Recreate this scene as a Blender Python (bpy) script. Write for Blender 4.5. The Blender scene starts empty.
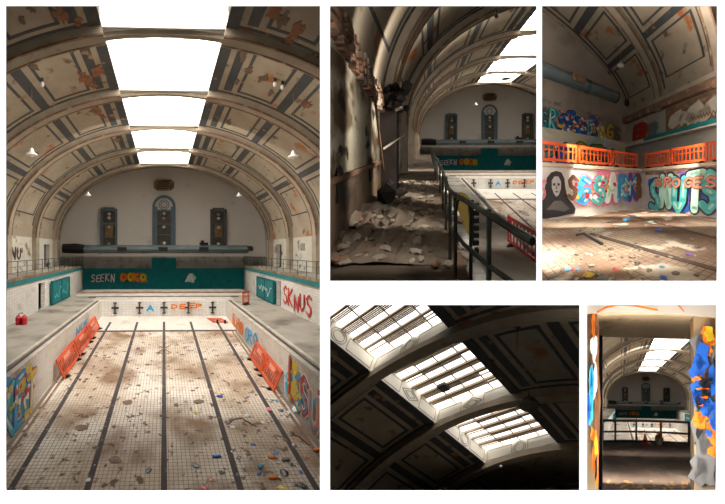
import bpy, bmesh, math, random
from mathutils import Vector, Matrix

# ------------------------------------------------------------------ camera, world, sun, room light, exposure
F = 1500.0                                    # focal length in pixels of the 725 px wide frame
CAM = Vector((0, 0, 3.5))
sc = bpy.context.scene
COL = sc.collection
cd = bpy.data.cameras.new('camera'); cam = bpy.data.objects.new('camera', cd); COL.objects.link(cam)
cam.location = CAM; cam.rotation_euler = (math.pi/2, 0, 0)
cd.sensor_width = 36; cd.lens = 36*F/725; cd.clip_end = 3000; cd.clip_start = .1
sc.camera = cam
w = bpy.data.worlds.new('world'); sc.world = w; w.use_nodes = True
w.node_tree.nodes['Background'].inputs[0].default_value = (1, 1, 1, 1)
w.node_tree.nodes['Background'].inputs[1].default_value = .10
sd = bpy.data.lights.new('sun', 'SUN'); sd.energy = 27; sd.angle = .01
sun = bpy.data.objects.new('sun', sd); COL.objects.link(sun)
sun.rotation_euler = Vector((0, math.sin(.175), -math.cos(.175))).to_track_quat('-Z', 'Y').to_euler()
vs = sc.view_settings
vs.view_transform = 'Standard'; vs.look = 'None'; vs.gamma = 1; vs.use_curve_mapping = False; vs.exposure = 0

PAGE = 20.0       # distance of the white display wall
# skylight strength, then the added unseen fill lamps, for each of the five halls
SKY = {'P1': 9.0, 'P2': 9.0, 'P3': 0, 'P4': 2.0, 'P5': 9.0}
# depth in metres, watts per square metre, width and height as shares of the opening, centre across and down, direction
FILL = {'P1': [(21.0, 7, .7, .5, .5, .4, (0, 1, -.1)), (34, 6, .6, .4, .5, .4, (0, 1, 0)), (55, 7, .5, .3, .5, .42, (0, 1, .1))],
        'P2': [(21.0, 30, .4, .4, .62, .4, (-.25, 1, -.1))]+[(y, 55, .35, .35, .66, .30, (-.5, 1, -.2)) for y in (30, 44, 62, 90, 130, 200)],
        'P3': [(20.6, 620, .9, .6, .5, .35, (0, 1, .03), 48), (20.6, 8, .9, .5, .5, .3, (0, 1, 0)), (34, 16, .4, .25, .5, .25, (0, 1, 0)), (50, 150, .5, .3, .45, .3, (0, 1, -.05)), (66, 200, .5, .3, .42, .33, (0, 1, .05))],
        'P4': [(20.6, 48, .9, .9, .5, .5, (0, 1, 0))],
        'P5': [(20.5, 16, .9, .9, .5, .5, (0, 1, 0)), (20.6, 60, .8, .3, .5, .85, (0, 1, .7)), (33, 1500, .35, .3, .5, .36, (0, 1, -.35)), (50, 500, .35, .25, .5, .34, (0, 1, -.4)), (75, 90, .3, .25, .5, .36, (0, 1, -.1)), (110, 60, .3, .3, .5, .36, (0, 1, 0)), (200, 60, .3, .3, .5, .36, (0, 1, 0)), (350, 50, .3, .3, .5, .4, (0, 1, 0))]}

class Panel:
    def __init__(s, key, rect, pp, f, pos, k, R=None, where=''):
        s.key, s.rect, s.pp, s.f, s.k, s.where = key, rect, pp, f, k, where
        s.pos = Vector(pos)
        s.R = R or Matrix.Identity(3)        # rows: right, forward, up in hall axes
        d = Vector(((pp[0]-362.5)/F, 1, -(pp[1]-252)/F)).normalized()
        r = Vector((d.y, -d.x, 0)).normalized(); u = r.cross(d)
        B = Matrix((r, d, u)).transposed()
        S = Matrix.Diagonal((k, k*F/f, k))
        s.M = B @ S @ s.R
        s.Mi = s.M.inverted()
        s.T = CAM - s.M @ s.pos
        x0, y0, x1, y1 = rect; m = 1.6
        c = [Vector(((px-362.5)/F, 1, -(py-252)/F)) for px, py in ((x0-m, y0-m), (x1+m, y0-m), (x1+m, y1+m), (x0-m, y1+m))]
        s.planes = []
        mid = sum(c, Vector())/4
        for i in range(4):
            n = c[i].cross(c[(i+1) % 4]).normalized()
            if n.dot(mid) > 0: n = -n
            s.planes.append((CAM, n))
        s.planes.append((Vector((0, PAGE+1.6, 0)), Vector((0, -1, 0))))
    def w(s, p): return s.M @ Vector(p) + s.T
    def loc(s, q): return s.Mi @ (q - s.T)
    def ray(s, px, py):                      # direction of a photo point in hall axes
        c = Vector(((px-s.pp[0])/s.f, 1, -(py-s.pp[1])/s.f))
        return s.R.transposed() @ c
    def at(s, px, py, ax, val):              # where that ray meets the plane axis = val
        r = s.ray(px, py); t = (val - s.pos[ax])/r[ax]
        return s.pos + r*t

P1 = Panel('P1', (6, 6, 320, 491), (164, 250), 300, (0, 0, 4.43), .53, where='in the large left hall')
P2 = Panel('P2', (330, 6, 536.5, 281), (428, 143), 210, (-9.9, 0, 4.43), 2.1, where='in the top middle view')
th = math.radians(41.2)
P3 = Panel('P3', (542, 6, 717, 281), (629, 184), 176, (0, 0, 0), .9,
           Matrix(((math.cos(th), -math.sin(th), 0), (math.sin(th), math.cos(th), 0), (0, 0, 1))), where='in the top right view')
a4 = Vector((.61631766, -.54975222, .56384843)); u4 = Vector((.1228019, .77433419, .62074654)); x4 = u4.cross(a4)
P4 = Panel('P4', (330, 305, 579.5, 491), (454.5, 398), 360, (9.85, 12.6-6.96, 2.13), .65,
           Matrix(((x4.x, a4.x, u4.x), (x4.z, a4.z, u4.z), (x4.y, a4.y, u4.y))), where='in the dark bottom middle view')
P5 = Panel('P5', (587, 305, 716, 491), (622, 403), 125, (-7, -4.1, 4.43), 1.5, where='in the bottom right view')
PANELS = (P1, P2, P3, P4, P5)

# ------------------------------------------------------------------ materials (all read the hall coordinate stored on the mesh)
MATS = {}
def mat(name, base, base2=None, scale=1.0, stain=None, sscale=.5, thr=.62, soft=.08, rough=.8, grid=None, grout=(.2, .17, .14),
        bump=0, metal=0, emit=0, swz='XY', stain2=None, thr2=.6, s2=1.3, gw=.06, spread=.25):
    if name in MATS: return MATS[name]
    m = bpy.data.materials.new(name); m.use_nodes = True; nt = m.node_tree; N = nt.nodes; L = nt.links
    b = N['Principled BSDF']; b.inputs['Roughness'].default_value = rough; b.inputs['Metallic'].default_value = metal; b.inputs['Specular IOR Level'].default_value = .12
    at = N.new('ShaderNodeAttribute'); at.attribute_name = 'P'
    def rgb(c): return (*c, 1)
    def noise(sc_, det=5, ofs=0):
        n = N.new('ShaderNodeTexNoise'); n.inputs['Scale'].default_value = sc_; n.inputs['Detail'].default_value = det
        mp = N.new('ShaderNodeVectorMath'); mp.operation = 'ADD'; mp.inputs[1].default_value = (ofs, ofs*1.7, -ofs)
        L.new(at.outputs['Vector'], mp.inputs[0]); L.new(mp.outputs[0], n.inputs['Vector']); return n.outputs['Fac']
    def mix(fac, a, c):
        x = N.new('ShaderNodeMix'); x.data_type = 'RGBA'; L.new(fac, x.inputs[0])
        if isinstance(a, tuple): x.inputs[6].default_value = rgb(a)
        else: L.new(a, x.inputs[6])
        if isinstance(c, tuple): x.inputs[7].default_value = rgb(c)
        else: L.new(c, x.inputs[7])
        return x.outputs[2]
    def ramp(v, lo, hi):
        r = N.new('ShaderNodeMapRange'); r.inputs[1].default_value = lo; r.inputs[2].default_value = hi; L.new(v, r.inputs[0]); return r.outputs[0]
    col = mix(ramp(noise(scale), .5-spread, .5+spread), base, base2 or tuple(c*.82 for c in base))
    if grid:
        sx = N.new('ShaderNodeSeparateXYZ'); L.new(at.outputs['Vector'], sx.inputs[0])
        cx = N.new('ShaderNodeCombineXYZ'); L.new(sx.outputs[swz[0]], cx.inputs[0]); L.new(sx.outputs[swz[1]], cx.inputs[1])
        bt = N.new('ShaderNodeTexBrick'); L.new(cx.outputs[0], bt.inputs['Vector'])
        bt.offset = 0; bt.inputs['Scale'].default_value = 1; bt.inputs['Brick Width'].default_value = grid[0]; bt.inputs['Row Height'].default_value = grid[1]
        bt.inputs['Mortar Size'].default_value = grid[0]*gw; bt.inputs['Mortar Smooth'].default_value = .3
        bt.inputs['Color1'].default_value = (.82, .82, .82, 1); bt.inputs['Color2'].default_value = (1, 1, 1, 1); bt.inputs['Mortar'].default_value = (0, 0, 0, 1)
        mm = N.new('ShaderNodeMix'); mm.data_type = 'RGBA'; mm.blend_type = 'MULTIPLY'; mm.inputs[0].default_value = .6
        L.new(col, mm.inputs[6]); L.new(bt.outputs['Color'], mm.inputs[7]); col = mm.outputs[2]
        col = mix(bt.outputs['Fac'], col, grout)
    if stain: col = mix(ramp(noise(sscale, 8, 7), thr-soft, thr+soft), col, stain)
    if stain2: col = mix(ramp(noise(s2, 9, 19), thr2-.03, thr2+.03), col, stain2)
    L.new(col, b.inputs['Base Color'])
    if bump:
        bp = N.new('ShaderNodeBump'); bp.inputs['Strength'].default_value = bump; bp.inputs['Distance'].default_value = .05
        L.new(noise(scale*6, 6, 3), bp.inputs['Height']); L.new(bp.outputs[0], b.inputs['Normal'])
    if emit:
        b.inputs['Emission Color'].default_value = rgb(base); b.inputs['Emission Strength'].default_value = emit
    MATS[name] = m; return m

def flat(name, c, rough=.6, metal=0): return mat('paint_'+name, c, tuple(x*.85 for x in c), 3, rough=rough, metal=metal)

# ------------------------------------------------------------------ mesh building in hall coordinates
class MB:
    def __init__(s): s.v = []; s.f = []
    def add(s, vs_, fs): o = len(s.v); s.v += [Vector(v) for v in vs_]; s.f += [tuple(i+o for i in f) for f in fs]; return s
    def box(s, x0, x1, y0, y1, z0, z1):
        return s.add([(x, y, z) for x in (x0, x1) for y in (y0, y1) for z in (z0, z1)],
                     [(0, 1, 3, 2), (4, 6, 7, 5), (0, 4, 5, 1), (2, 3, 7, 6), (0, 2, 6, 4), (1, 5, 7, 3)])
    def slab(s, o, u, v, n):                 # oriented box from corner o along u, v, n
        o, u, v, n = map(Vector, (o, u, v, n))
        return s.add([o, o+n, o+v, o+v+n, o+u, o+u+n, o+u+v, o+u+v+n],
                     [(0, 1, 3, 2), (4, 6, 7, 5), (0, 4, 5, 1), (2, 3, 7, 6), (0, 2, 6, 4), (1, 5, 7, 3)])
    def tube(s, pts, r, n=8, closed=False):
        pts = [Vector(p) for p in pts]; m = len(pts); vs_ = []; fs = []
        for i, p in enumerate(pts):
            a = pts[i-1] if (i or closed) else p; b = pts[(i+1) % m] if (i < m-1 or closed) else p
            t = (b-a).normalized(); q = Vector((0, 0, 1)) if abs(t.z) < .9 else Vector((1, 0, 0))
            e = t.cross(q).normalized(); g = e.cross(t)
            rr = r[i] if isinstance(r, (list, tuple)) else r
            vs_ += [p+e*math.cos(j*2*math.pi/n)*rr+g*math.sin(j*2*math.pi/n)*rr for j in range(n)]
        for i in range(m if closed else m-1):
            k = (i+1) % m
            fs += [(i*n+j, i*n+(j+1) % n, k*n+(j+1) % n, k*n+j) for j in range(n)]
        if not closed: fs += [tuple(range(n-1, -1, -1)), tuple((m-1)*n+j for j in range(n))]
        return s.add(vs_, fs)
    def lathe(s, c, prof, n=14):             # prof of (radius, height)
        c = Vector(c); vs_ = []; fs = []
        for r, h in prof: vs_ += [c+Vector((r*math.cos(j*2*math.pi/n), r*math.sin(j*2*math.pi/n), h)) for j in range(n)]
        for i in range(len(prof)-1): fs += [(i*n+j, i*n+(j+1) % n, (i+1)*n+(j+1) % n, (i+1)*n+j) for j in range(n)]
        fs += [tuple(range(n-1, -1, -1)), tuple((len(prof)-1)*n+j for j in range(n))]
        return s.add(vs_, fs)
    def prism(s, poly, o, u, v, n):          # 2D polygon in plane (u,v) extruded by n
        o, u, v, n = map(Vector, (o, u, v, n)); k = len(poly)
        vs_ = [o+u*a+v*b for a, b in poly] + [o+u*a+v*b+n for a, b in poly]
        return s.add(vs_, [tuple(range(k-1, -1, -1)), tuple(range(k, 2*k))] + [(i, (i+1) % k, k+(i+1) % k, k+i) for i in range(k)])
    def ribbon(s, pts, wd, o, u, v, n):      # painted brush stroke lying on a wall, with round ends
        pts = [Vector(p) for p in pts]
        for i in range(len(pts)-1):
            a, b = pts[i], pts[i+1]; d = b-a
            if d.length < 1e-6: continue
            q = Vector((-d.y, d.x)).normalized()*wd/2
            s.prism([a-q, b-q, b+q, a+q], o, u, v, n)
        for a in pts: s.prism([(a.x+wd/2*math.cos(j*math.pi/4), a.y+wd/2*math.sin(j*math.pi/4)) for j in range(8)], o, u, v, n)
        return s
    def rock(s, c, r, rnd, sq=(1, 1, 1)):
        bm = bmesh.new(); bmesh.ops.create_icosphere(bm, subdivisions=1, radius=1)
        c = Vector(c); an = rnd.uniform(0, 6.28); ca, sa = math.cos(an), math.sin(an)
        vs_ = []
        for v in bm.verts:
            q = v.co*rnd.uniform(.65, 1.15); q = Vector((q.x*sq[0], q.y*sq[1], q.z*sq[2]))*r
            vs_.append(c+Vector((q.x*ca-q.y*sa, q.x*sa+q.y*ca, q.z)))
        fs = [tuple(v.index for v in f.verts) for f in bm.faces]; bm.free(); return s.add(vs_, fs)
    def build(s, name, m, P, parent=None, clip=True, smooth=False, **kw):
        if not s.v: return None
        bm = bmesh.new(); vv = [bm.verts.new(P.w(v)) for v in s.v]
        for f in s.f:
            try: bm.faces.new([vv[i] for i in f])
            except ValueError: pass
        if clip:
            for co, n in P.planes:
                if not bm.verts: break
                bmesh.ops.bisect_plane(bm, geom=bm.verts[:]+bm.edges[:]+bm.faces[:], plane_co=co, plane_no=n, clear_outer=True)
        if not bm.faces: bm.free(); return None
        bmesh.ops.recalc_face_normals(bm, faces=bm.faces[:])
        lo = [min(v.co[i] for v in bm.verts) for i in range(3)]; hi = [max(v.co[i] for v in bm.verts) for i in range(3)]
        org = Vector(((lo[0]+hi[0])/2, (lo[1]+hi[1])/2, lo[2]))
        loc = [P.loc(v.co.copy()) for v in bm.verts]
        for v in bm.verts: v.co -= org
        me = bpy.data.meshes.new(name); bm.to_mesh(me); bm.free()
        at = me.attributes.new('P', 'FLOAT_VECTOR', 'POINT')
        at.data.foreach_set('vector', [c for q in loc for c in q])
        if smooth: me.polygons.foreach_set('use_smooth', [True]*len(me.polygons))
        me.materials.append(m)
        o = bpy.data.objects.new(name, me); COL.objects.link(o); o['_w'] = tuple(org)
        if parent: o.parent = parent; o.location = org - Vector(parent['_w'])
        else: o.location = org
        for k, v_ in kw.items(): o[k] = v_
        return o

ROOTS = []
def thing(name, label, cat, P, base, group=None):
    o = bpy.data.objects.new(name, None); COL.objects.link(o); b = P.w(base); o.location = b; o['_w'] = tuple(b)
    o['label'] = label; o['category'] = cat; o.empty_display_size = .2
    if group: o['group'] = group
    ROOTS.append(o); return o
def tag(o, label, cat, group=None):
    if o: o['label'] = label; o['category'] = cat
    if o and group: o['group'] = group
    return o
def struct(mb, name, m, P, parent=None, clip=True, smooth=False):
    o = mb.build(name, m, P, parent, clip, smooth)
    if o and not parent: o['kind'] = 'structure'
    return o

# ------------------------------------------------------------------ the white display wall and the five light-blocking housings
def unproj(px, py, Y): return CAM + Vector(((px-362.5)/F, 1, -(py-252)/F))*Y
class World:                                  # identity 'panel' for things in plain world metres
    where = ''; planes = []
    def w(s, p): return Vector(p)
    def loc(s, q): return q
W0 = World()
pagem = mat('white_page', (.97, .97, .97), (.965, .965, .965), rough=.9)
black = mat('housing_black', (.004, .004, .004), rough=1)
hous = mat('housing_plaster', (.30, .28, .25), rough=1)
pg = MB()
def q(px, py): p = unproj(px, py, PAGE); return p.x, p.z
def pbox(x0, y0, x1, y1):
    a, b = q(x0, y1), q(x1, y0); pg.box(a[0], b[0], PAGE, PAGE+.03, a[1], b[1])
E_ = 260
pbox(-E_, -E_, 725+E_, 6); pbox(-E_, 491, 725+E_, 504+E_)
pbox(-E_, 6, 6, 491); pbox(320, 6, 330, 491); pbox(536.5, 6, 542, 281); pbox(330, 281, 725+E_, 305)
pbox(717, 6, 725+E_, 281); pbox(579.5, 305, 587, 491); pbox(716, 305, 725+E_, 491)
struct(pg, 'wall_front', pagem, W0, clip=False)
for P in PANELS:  # added unseen boxes keep the sun out and each hall's light apart
    x0, y0, x1, y1 = P.rect; m = 2.1
    for (Ya, Yb, mt_) in ((PAGE+.03, PAGE+1.8, black), (PAGE+1.8, 760, hous)):
        mb = MB(); cs = [(x0-m, y0-m), (x1+m, y0-m), (x1+m, y1+m), (x0-m, y1+m)]
        vv = [unproj(*c, Y) for Y in (Ya, Yb) for c in cs]
        fs = [(i, (i+1) % 4, 4+(i+1) % 4, 4+i) for i in range(4)]
        if Yb > 100: fs.append((4, 5, 6, 7))
        mb.add(vv, fs); struct(mb, 'wall_housing', mt_, W0, clip=False)
    # added fill lamps without fixtures inside each hall, shining away from the camera
    for Y, e_, fw, fh, fx, fy, dr, *sp in FILL[P.key]:
        ld = bpy.data.lights.new('hall_fill_light', 'AREA'); ld.shape = 'RECTANGLE'
        a, b = unproj(x0, y0, Y), unproj(x1, y1, Y)
        ld.size = (b.x-a.x)*fw; ld.size_y = (a.z-b.z)*fh; ld.energy = e_*ld.size*ld.size_y
        ld.color = (1, .92, .83)
        if sp: ld.spread = math.radians(sp[0])
        lo = bpy.data.objects.new('hall_fill_light', ld); COL.objects.link(lo)
        lo.location = Vector((a.x+(b.x-a.x)*fx, Y, a.z+(b.z-a.z)*fy))
        lo.rotation_euler = Vector(dr).to_track_quat('-Z', 'Y').to_euler()

# ------------------------------------------------------------------ shared materials
M = dict(
    vault=mat('vault_plaster', (.42, .355, .265), (.31, .255, .185), .8, stain=(.13, .085, .05), sscale=1.3, thr=.66, soft=.05, stain2=(.36, .13, .045), thr2=.655, s2=.6, bump=.2),
    rib=mat('rib_plaster', (.40, .34, .26), (.29, .24, .18), 1.5, stain=(.24, .16, .10), sscale=1.4, thr=.68, soft=.05),
    band=mat('stencil_blue_grey', (.075, .08, .082), (.05, .053, .054), 2, stain=(.36, .2, .1), sscale=1.2, thr=.68, soft=.03),
    endwall=mat('end_wall_plaster', (.60, .55, .49), (.55, .50, .44), .3, stain=(.42, .38, .32), sscale=.5, thr=.7),
    peel=mat('peeling_wall', (.62, .60, .53), (.50, .47, .39), .7, stain=(.26, .19, .12), sscale=.8, thr=.62, soft=.04, stain2=(.12, .09, .06), thr2=.66, bump=.3),
    white=mat('white_tiled_wall', (.74, .72, .68), (.64, .61, .56), .8, stain=(.42, .36, .28), sscale=.9, thr=.66, grid=(.3, .15), grout=(.5, .48, .44), swz='YZ'),
    teal=mat('teal_paint', (.012, .20, .21), (.008, .15, .16), 1.5, stain=(.03, .10, .10), sscale=1.2, thr=.66),
    deck=mat('deck_concrete', (.40, .365, .31), (.31, .28, .235), .8, stain=(.16, .14, .115), sscale=.6, thr=.6, soft=.1),
    floor=mat('mosaic_floor', (.88, .81, .72), (.66, .53, .40), .4, grid=(.14, .14), grout=(.33, .24, .16), stain=(.27, .165, .095), sscale=.62, thr=.555, soft=.11, stain2=(.15, .09, .05), thr2=.625, s2=3.2, gw=.08, spread=.13),
    floorw=mat('white_mosaic', (.80, .76, .70), (.72, .66, .58), .6, grid=(.2, .2), grout=(.5, .45, .38), stain=(.5, .42, .33), sscale=.6, thr=.66),
    poolwall=mat('pool_wall_tiles', (.78, .75, .70), (.68, .63, .56), .9, stain=(.44, .36, .27), sscale=.8, thr=.66, grid=(.3, .15), grout=(.55, .52, .47), swz='YZ'),
    poolend=mat('pool_end_tiles', (.82, .80, .76), (.75, .72, .67), .9, stain=(.5, .43, .35), sscale=.8, thr=.7, grid=(.3, .15), grout=(.6, .57, .52), swz='XZ'),
    lane=mat('lane_tiles', (.05, .042, .045), (.09, .075, .07), 2, rough=.9, stain=(.35, .27, .2), sscale=3, thr=.68),
    gutter=mat('gutter_dark', (.10, .085, .07), (.05, .04, .035), 2),
    coping=mat('coping_white', (.66, .61, .54), (.42, .36, .29), 1.5),
    rail=flat('rail_iron', (.035, .05, .045), .5), dark=flat('dark', (.02, .018, .016)), duct=mat('duct_metal', (.17, .21, .225), (.12, .15, .16), 1.5, rough=.5),
    frame=mat('window_frame_paint', (.13, .17, .19), (.09, .12, .13), 2), pane=mat('door_panels', (.10, .075, .05), (.05, .045, .04), 2, rough=.4),
    lampw=mat('lamp_enamel', (.85, .84, .80), (.8, .79, .75), 1, rough=.35), skyw=mat('skylight_plaster', (.80, .78, .72), (.72, .69, .62), 1),
    skyd=mat('skylight_line', (.42, .39, .33), (.36, .33, .28), 1), bar=mat('glazing_bar', (.40, .32, .23), (.26, .2, .14), 2),
    brown=mat('rusty_brown', (.26, .15, .09), (.16, .10, .07), 1.5, stain=(.4, .3, .2), sscale=2, thr=.62),
    orange=flat('barrier_orange', (.80, .10, .02), .45), red=flat('barrier_red', (.55, .02, .03), .45), black=flat('black_rubber', (.02, .02, .02)),
    brick=mat('bare_brick', (.34, .19, .12), (.22, .12, .08), 2, grid=(.45, .15), grout=(.12, .09, .07), swz='YZ', stain=(.5, .42, .32), sscale=1.5, thr=.62, bump=.6),
    rubble=mat('rubble', (.30, .25, .19), (.16, .12, .09), 3, bump=.5), rubblel=mat('rubble_pale', (.52, .46, .37), (.3, .25, .2), 3),
)
for key in SKY:
    M['sky'+key] = mat('frosted_glass_'+key, (1, .96, .90), (1, .96, .90), emit=max(SKY[key], .01), rough=.4)
G = {k: flat('spray_'+k, c, .55) for k, c in dict(
    white=(.80, .80, .78), black=(.015, .015, .02), blue=(.02, .12, .55), sky=(.05, .42, .75), cyan=(.10, .62, .62), orange=(.85, .22, .02), yellow=(.80, .55, .03),
    pink=(.80, .22, .32), red=(.60, .03, .02), purple=(.20, .10, .50), green=(.10, .30, .08), teal=(.03, .30, .32), brown=(.22, .10, .05), salmon=(.85, .32, .22), grey=(.18, .18, .18), mint=(.45, .75, .60)).items()}

# ------------------------------------------------------------------ vault geometry
class Dim:
    def __init__(s, cx=0, a=11.5, b=8.2, zs=5.53): s.cx, s.a, s.b, s.zs = cx, a, b, zs
    def p(s, ph, d=0):
        c, n = math.cos(ph), math.sin(ph)
        x, z = s.a*c, s.b*n; nx, nz = c/s.a, n/s.b; l = math.hypot(nx, nz)
        return s.cx+x-d*nx/l, s.zs+z-d*nz/l
    def ph(s, X): return math.acos(max(-1, min(1, X/s.a)))
def arc(mb, D, p0, p1, y0, y1, d0, d1, n=None):
    n = n or max(2, int(abs(p1-p0)/.05)); vs_ = []; fs = []
    for i in range(n+1):
        ph = p0+(p1-p0)*i/n
        for y, d in ((y0, d0), (y1, d0), (y1, d1), (y0, d1)):
            x, z = D.p(ph, d); vs_.append((x, y, z))
    for i in range(n): fs += [(i*4+j, i*4+(j+1) % 4, i*4+4+(j+1) % 4, i*4+4+j) for j in range(4)]
    fs += [(0, 1, 2, 3), (n*4+3, n*4+2, n*4+1, n*4)]
    return mb.add(vs_, fs)
ORD = ['nearest', 'second', 'third', 'fourth', 'fifth', 'sixth', 'seventh']
SX = 2.5
PURL = (6.5, 9.8)
def vault_bay(P, D, y0, y1, sides=(1, -1), sky=True, ends=None, bars=2, xs=SX):
    m = .36                                                   # half the rib width
    for s in sides:
        A = (lambda X: D.ph(s*X))
        mb = MB(); arc(mb, D, A(xs if sky else 0), A(D.a), y0, y1, 0, -.15); c = struct(mb, 'ceiling', M['vault'], P, smooth=False)
        if not c: continue
        d0, d1 = .02, -.01
        k = MB()
        eds = (D.ph(s*D.a*.9925) if s > 0 else D.ph(-D.a*.9925))
        arc(k, D, A(xs), eds, y0+m+.02, y0+m+.16, d0, d1); arc(k, D, A(xs), eds, y1-m-.16, y1-m-.02, d0, d1)
        if sky: arc(k, D, A(xs), A(xs+.5), y0+m, y1-m, d0+.03, d1)
        struct(k, 'border_band', M['band'], P, c)
        edges = [xs+1.5, PURL[0], PURL[1], D.a*.985]
        k = MB(); ya, yb = y0+m+.38, y1-m-.38; g = .056
        if yb-ya > 1:
            for i in range(3):
                ph0 = A(edges[i])-(s*g if i else 0); ph1 = A(edges[i+1])+s*g
                t = s*.014
                arc(k, D, ph0, ph1, ya, ya+.13, d0, d1); arc(k, D, ph0, ph1, yb-.13, yb, d0, d1)
                arc(k, D, ph0, ph0-t, ya, yb, d0, d1); arc(k, D, ph1+t, ph1, ya, yb, d0, d1)
            struct(k, 'coffer_frame', M['band'], P, c)
        k = MB()
        for X in PURL: arc(k, D, A(X)+.024, A(X)-.024, y0+m+.16, y1-m-.16, d0, d1)
        if sky: arc(k, D, A(xs+.78), A(xs+1.22), y0+m+.3, y1-m-.3, d0, d1)
        struct(k, 'cross_band', M['band'], P, c)
def rib(P, D, y, label, sides=(1, -1), z0=2.68, hw=.30, dep=.38, m=None, slim=True):
    if P.key == 'P4': slim, hw = False, .24
    t = thing('arched_rib', label, 'arch', P, (D.cx+sides[0]*(D.a-.2), y, z0))
    mb = MB(); lo, hi = (0 if 1 in sides else math.pi/2), (math.pi if -1 in sides else math.pi/2)
    if len(sides) == 1 and 1 in sides: hi = math.pi*.62
    if slim and len(sides) == 2:
        pa, pb = D.ph(SX), D.ph(-SX)
        arc(mb, D, lo, pa, y-hw, y+hw, dep, 0, 26); arc(mb, D, pb, hi, y-hw, y+hw, dep, 0, 26); arc(mb, D, pa, pb, y-.12, y+.12, dep, dep-.2, 14)
    else: arc(mb, D, lo, hi, y-hw, y+hw, dep, 0, 60)
    ar = mb.build('arch', m or M['rib'], P, t)
    for e in (-1, 1):
        for a0, a1 in (((lo, D.ph(SX)), (D.ph(-SX), hi)) if len(sides) == 2 else ((lo, hi),)):
            arc(MB(), D, a0, a1, y+e*(hw-.02)-.045, y+e*(hw-.02)+.045, dep+.03, dep-.05, 30).build('edge_moulding', M['brown'] if P.key != 'P4' else M['rib'], P, ar or t)
    for s in sides:
        mb = MB(); x = D.cx+s*(D.a-dep); mb.box(min(x, D.cx+s*D.a), max(x, D.cx+s*D.a), y-hw, y+hw, z0, D.zs)
        mb.build('pier', m or M['rib'], P, t)
def skylight(P, D, y0, y1, label, bars=True, motif=0):
    zv = D.p(D.ph(SX))[1]; zt = zv+(1.05 if bars else .6); m = .22; X0, X1 = D.cx-SX, D.cx+SX
    t = thing('skylight', label, 'skylight', P, (D.cx, (y0+y1)/2, zv))
    g = MB(); g.box(X0, X1, y0+m, y1-m, zt, zt+.03); g.build('frosted_glass', M['sky'+P.key], P, t)
    mb = MB()
    mb.box(X0-.12, X0, y0, y1, zv-.02, zt); mb.box(X1, X1+.12, y0, y1, zv-.02, zt)
    for a, b in ((y0+m-.1, y0+m), (y1-m, y1-m+.1)): mb.box(X0, X1, a, b, zv-.02, zt)
    mb.build('upstand', M['skyw'], P, t)
    if bars:
        mb = MB(); n = 6; pe_ = (y1-y0-2*m)/n; rv = random.Random(int(y0*10))
        for i in range(n):
            yb_ = y0+m+pe_*i
            mb.box(X0, X1, yb_-.05, yb_+.05, zt-.16, zt)
            for kk in (.14, .22, .30, .38)[:rv.choice((3, 4, 3))]:
                xa = X0+rv.choice((0, 0, 1.2)); xb = X1-rv.choice((0, 0, 1.3)); mb.box(xa, xb, yb_+kk-.022, yb_+kk+.022, zt-.07, zt-.002)
        for X in (-1.25, 0, 1.25): mb.box(D.cx+X-.03, D.cx+X+.03, y0+m, y1-m, zt-.05, zt-.001)
        mb.build('glazing_bars', M['bar'], P, t)
        # raised mouldings on the four upstand faces
        def deco(o, u, v, n, L, kind):
            k = MB(); h = .72
            def fr(a0, a1):
                pts = [(a0, .12), (a1, .12), (a1, .12+h), (a0, .12+h), (a0, .12)]; k.ribbon(pts, .035, o, u, v, n)
            if kind == 0:
                fr(.15, L/2-.55); fr(L/2+.55, L-.15)
                for r in (.42, .30): k.ribbon([(L/2+r*math.cos(j*.314), .48+r*math.sin(j*.314)) for j in range(21)], .035, o, u, v, n)
            else:
                fr(.15, L/2-.75); fr(L/2+.75, L-.15)
                for r in (.62, .36): k.ribbon([(L/2-r, .48), (L/2, .48+r*.62), (L/2+r, .48), (L/2, .48-r*.62), (L/2-r, .48)], .035, o, u, v, n)
            k.build('raised_moulding', M['skyd'], P, t)
        deco((X0, y1-m, zv), (1, 0, 0), (0, 0, 1), (0, -.02, 0), 2*SX, motif)
        deco((X0, y0+m, zv), (0, 1, 0), (0, 0, 1), (.02, 0, 0), y1-y0-2*m, 1 if motif else 0)
    else:
        mb = MB()
        for i in (1, 2, 3):
            y = y0+(y1-y0)*i/4; mb.box(X0, X1, y-.02, y+.02, zt-.06, zt-.002)
        mb.box(D.cx-.02, D.cx+.02, y0+m, y1-m, zt-.05, zt-.001)
        mb.build('glazing_bars', M['skyw'], P, t)

# ------------------------------------------------------------------ helpers for things
def wall_holes(mb, ax, c0, c1, a0, a1, z0, z1, holes):
    """wall of thickness c0..c1 on axis ax, running a0..a1, with rectangular holes (a,b,z,zz)"""
    def bx(a, b, z, zz):
        if b-a < 1e-4 or zz-z < 1e-4: return
        if ax == 'x': mb.box(c0, c1, a, b, z, zz)
        else: mb.box(a, b, c0, c1, z, zz)
    cur = a0
    for (a, b, z, zz) in sorted(holes):
        bx(cur, a, z0, z1); bx(a, b, z0, z); bx(a, b, zz, z1); cur = b
    bx(cur, a1, z0, z1)

def pendant(P, x, y, z, ztop, label, r=.22):
    t = thing('pendant_lamp', label, 'lamp', P, (x, y, z), None)
    MB().tube([(x, y, z+.3), (x, y, ztop)], .008, 5).build('cord', M['rib'], P, t)
    sh = MB().lathe((x, y, z), [(r, 0), (r*.95, .05), (r*.45, .14), (r*.28, .3), (r*.1, .34)], 16).build('lamp_shade', M['lampw'], P, t)
    MB().lathe((x, y, z-.1), [(.02, 0), (.08, .03), (.09, .08), (.05, .13)], 10).build('bulb', M['lampw'], P, sh or t)

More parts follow.
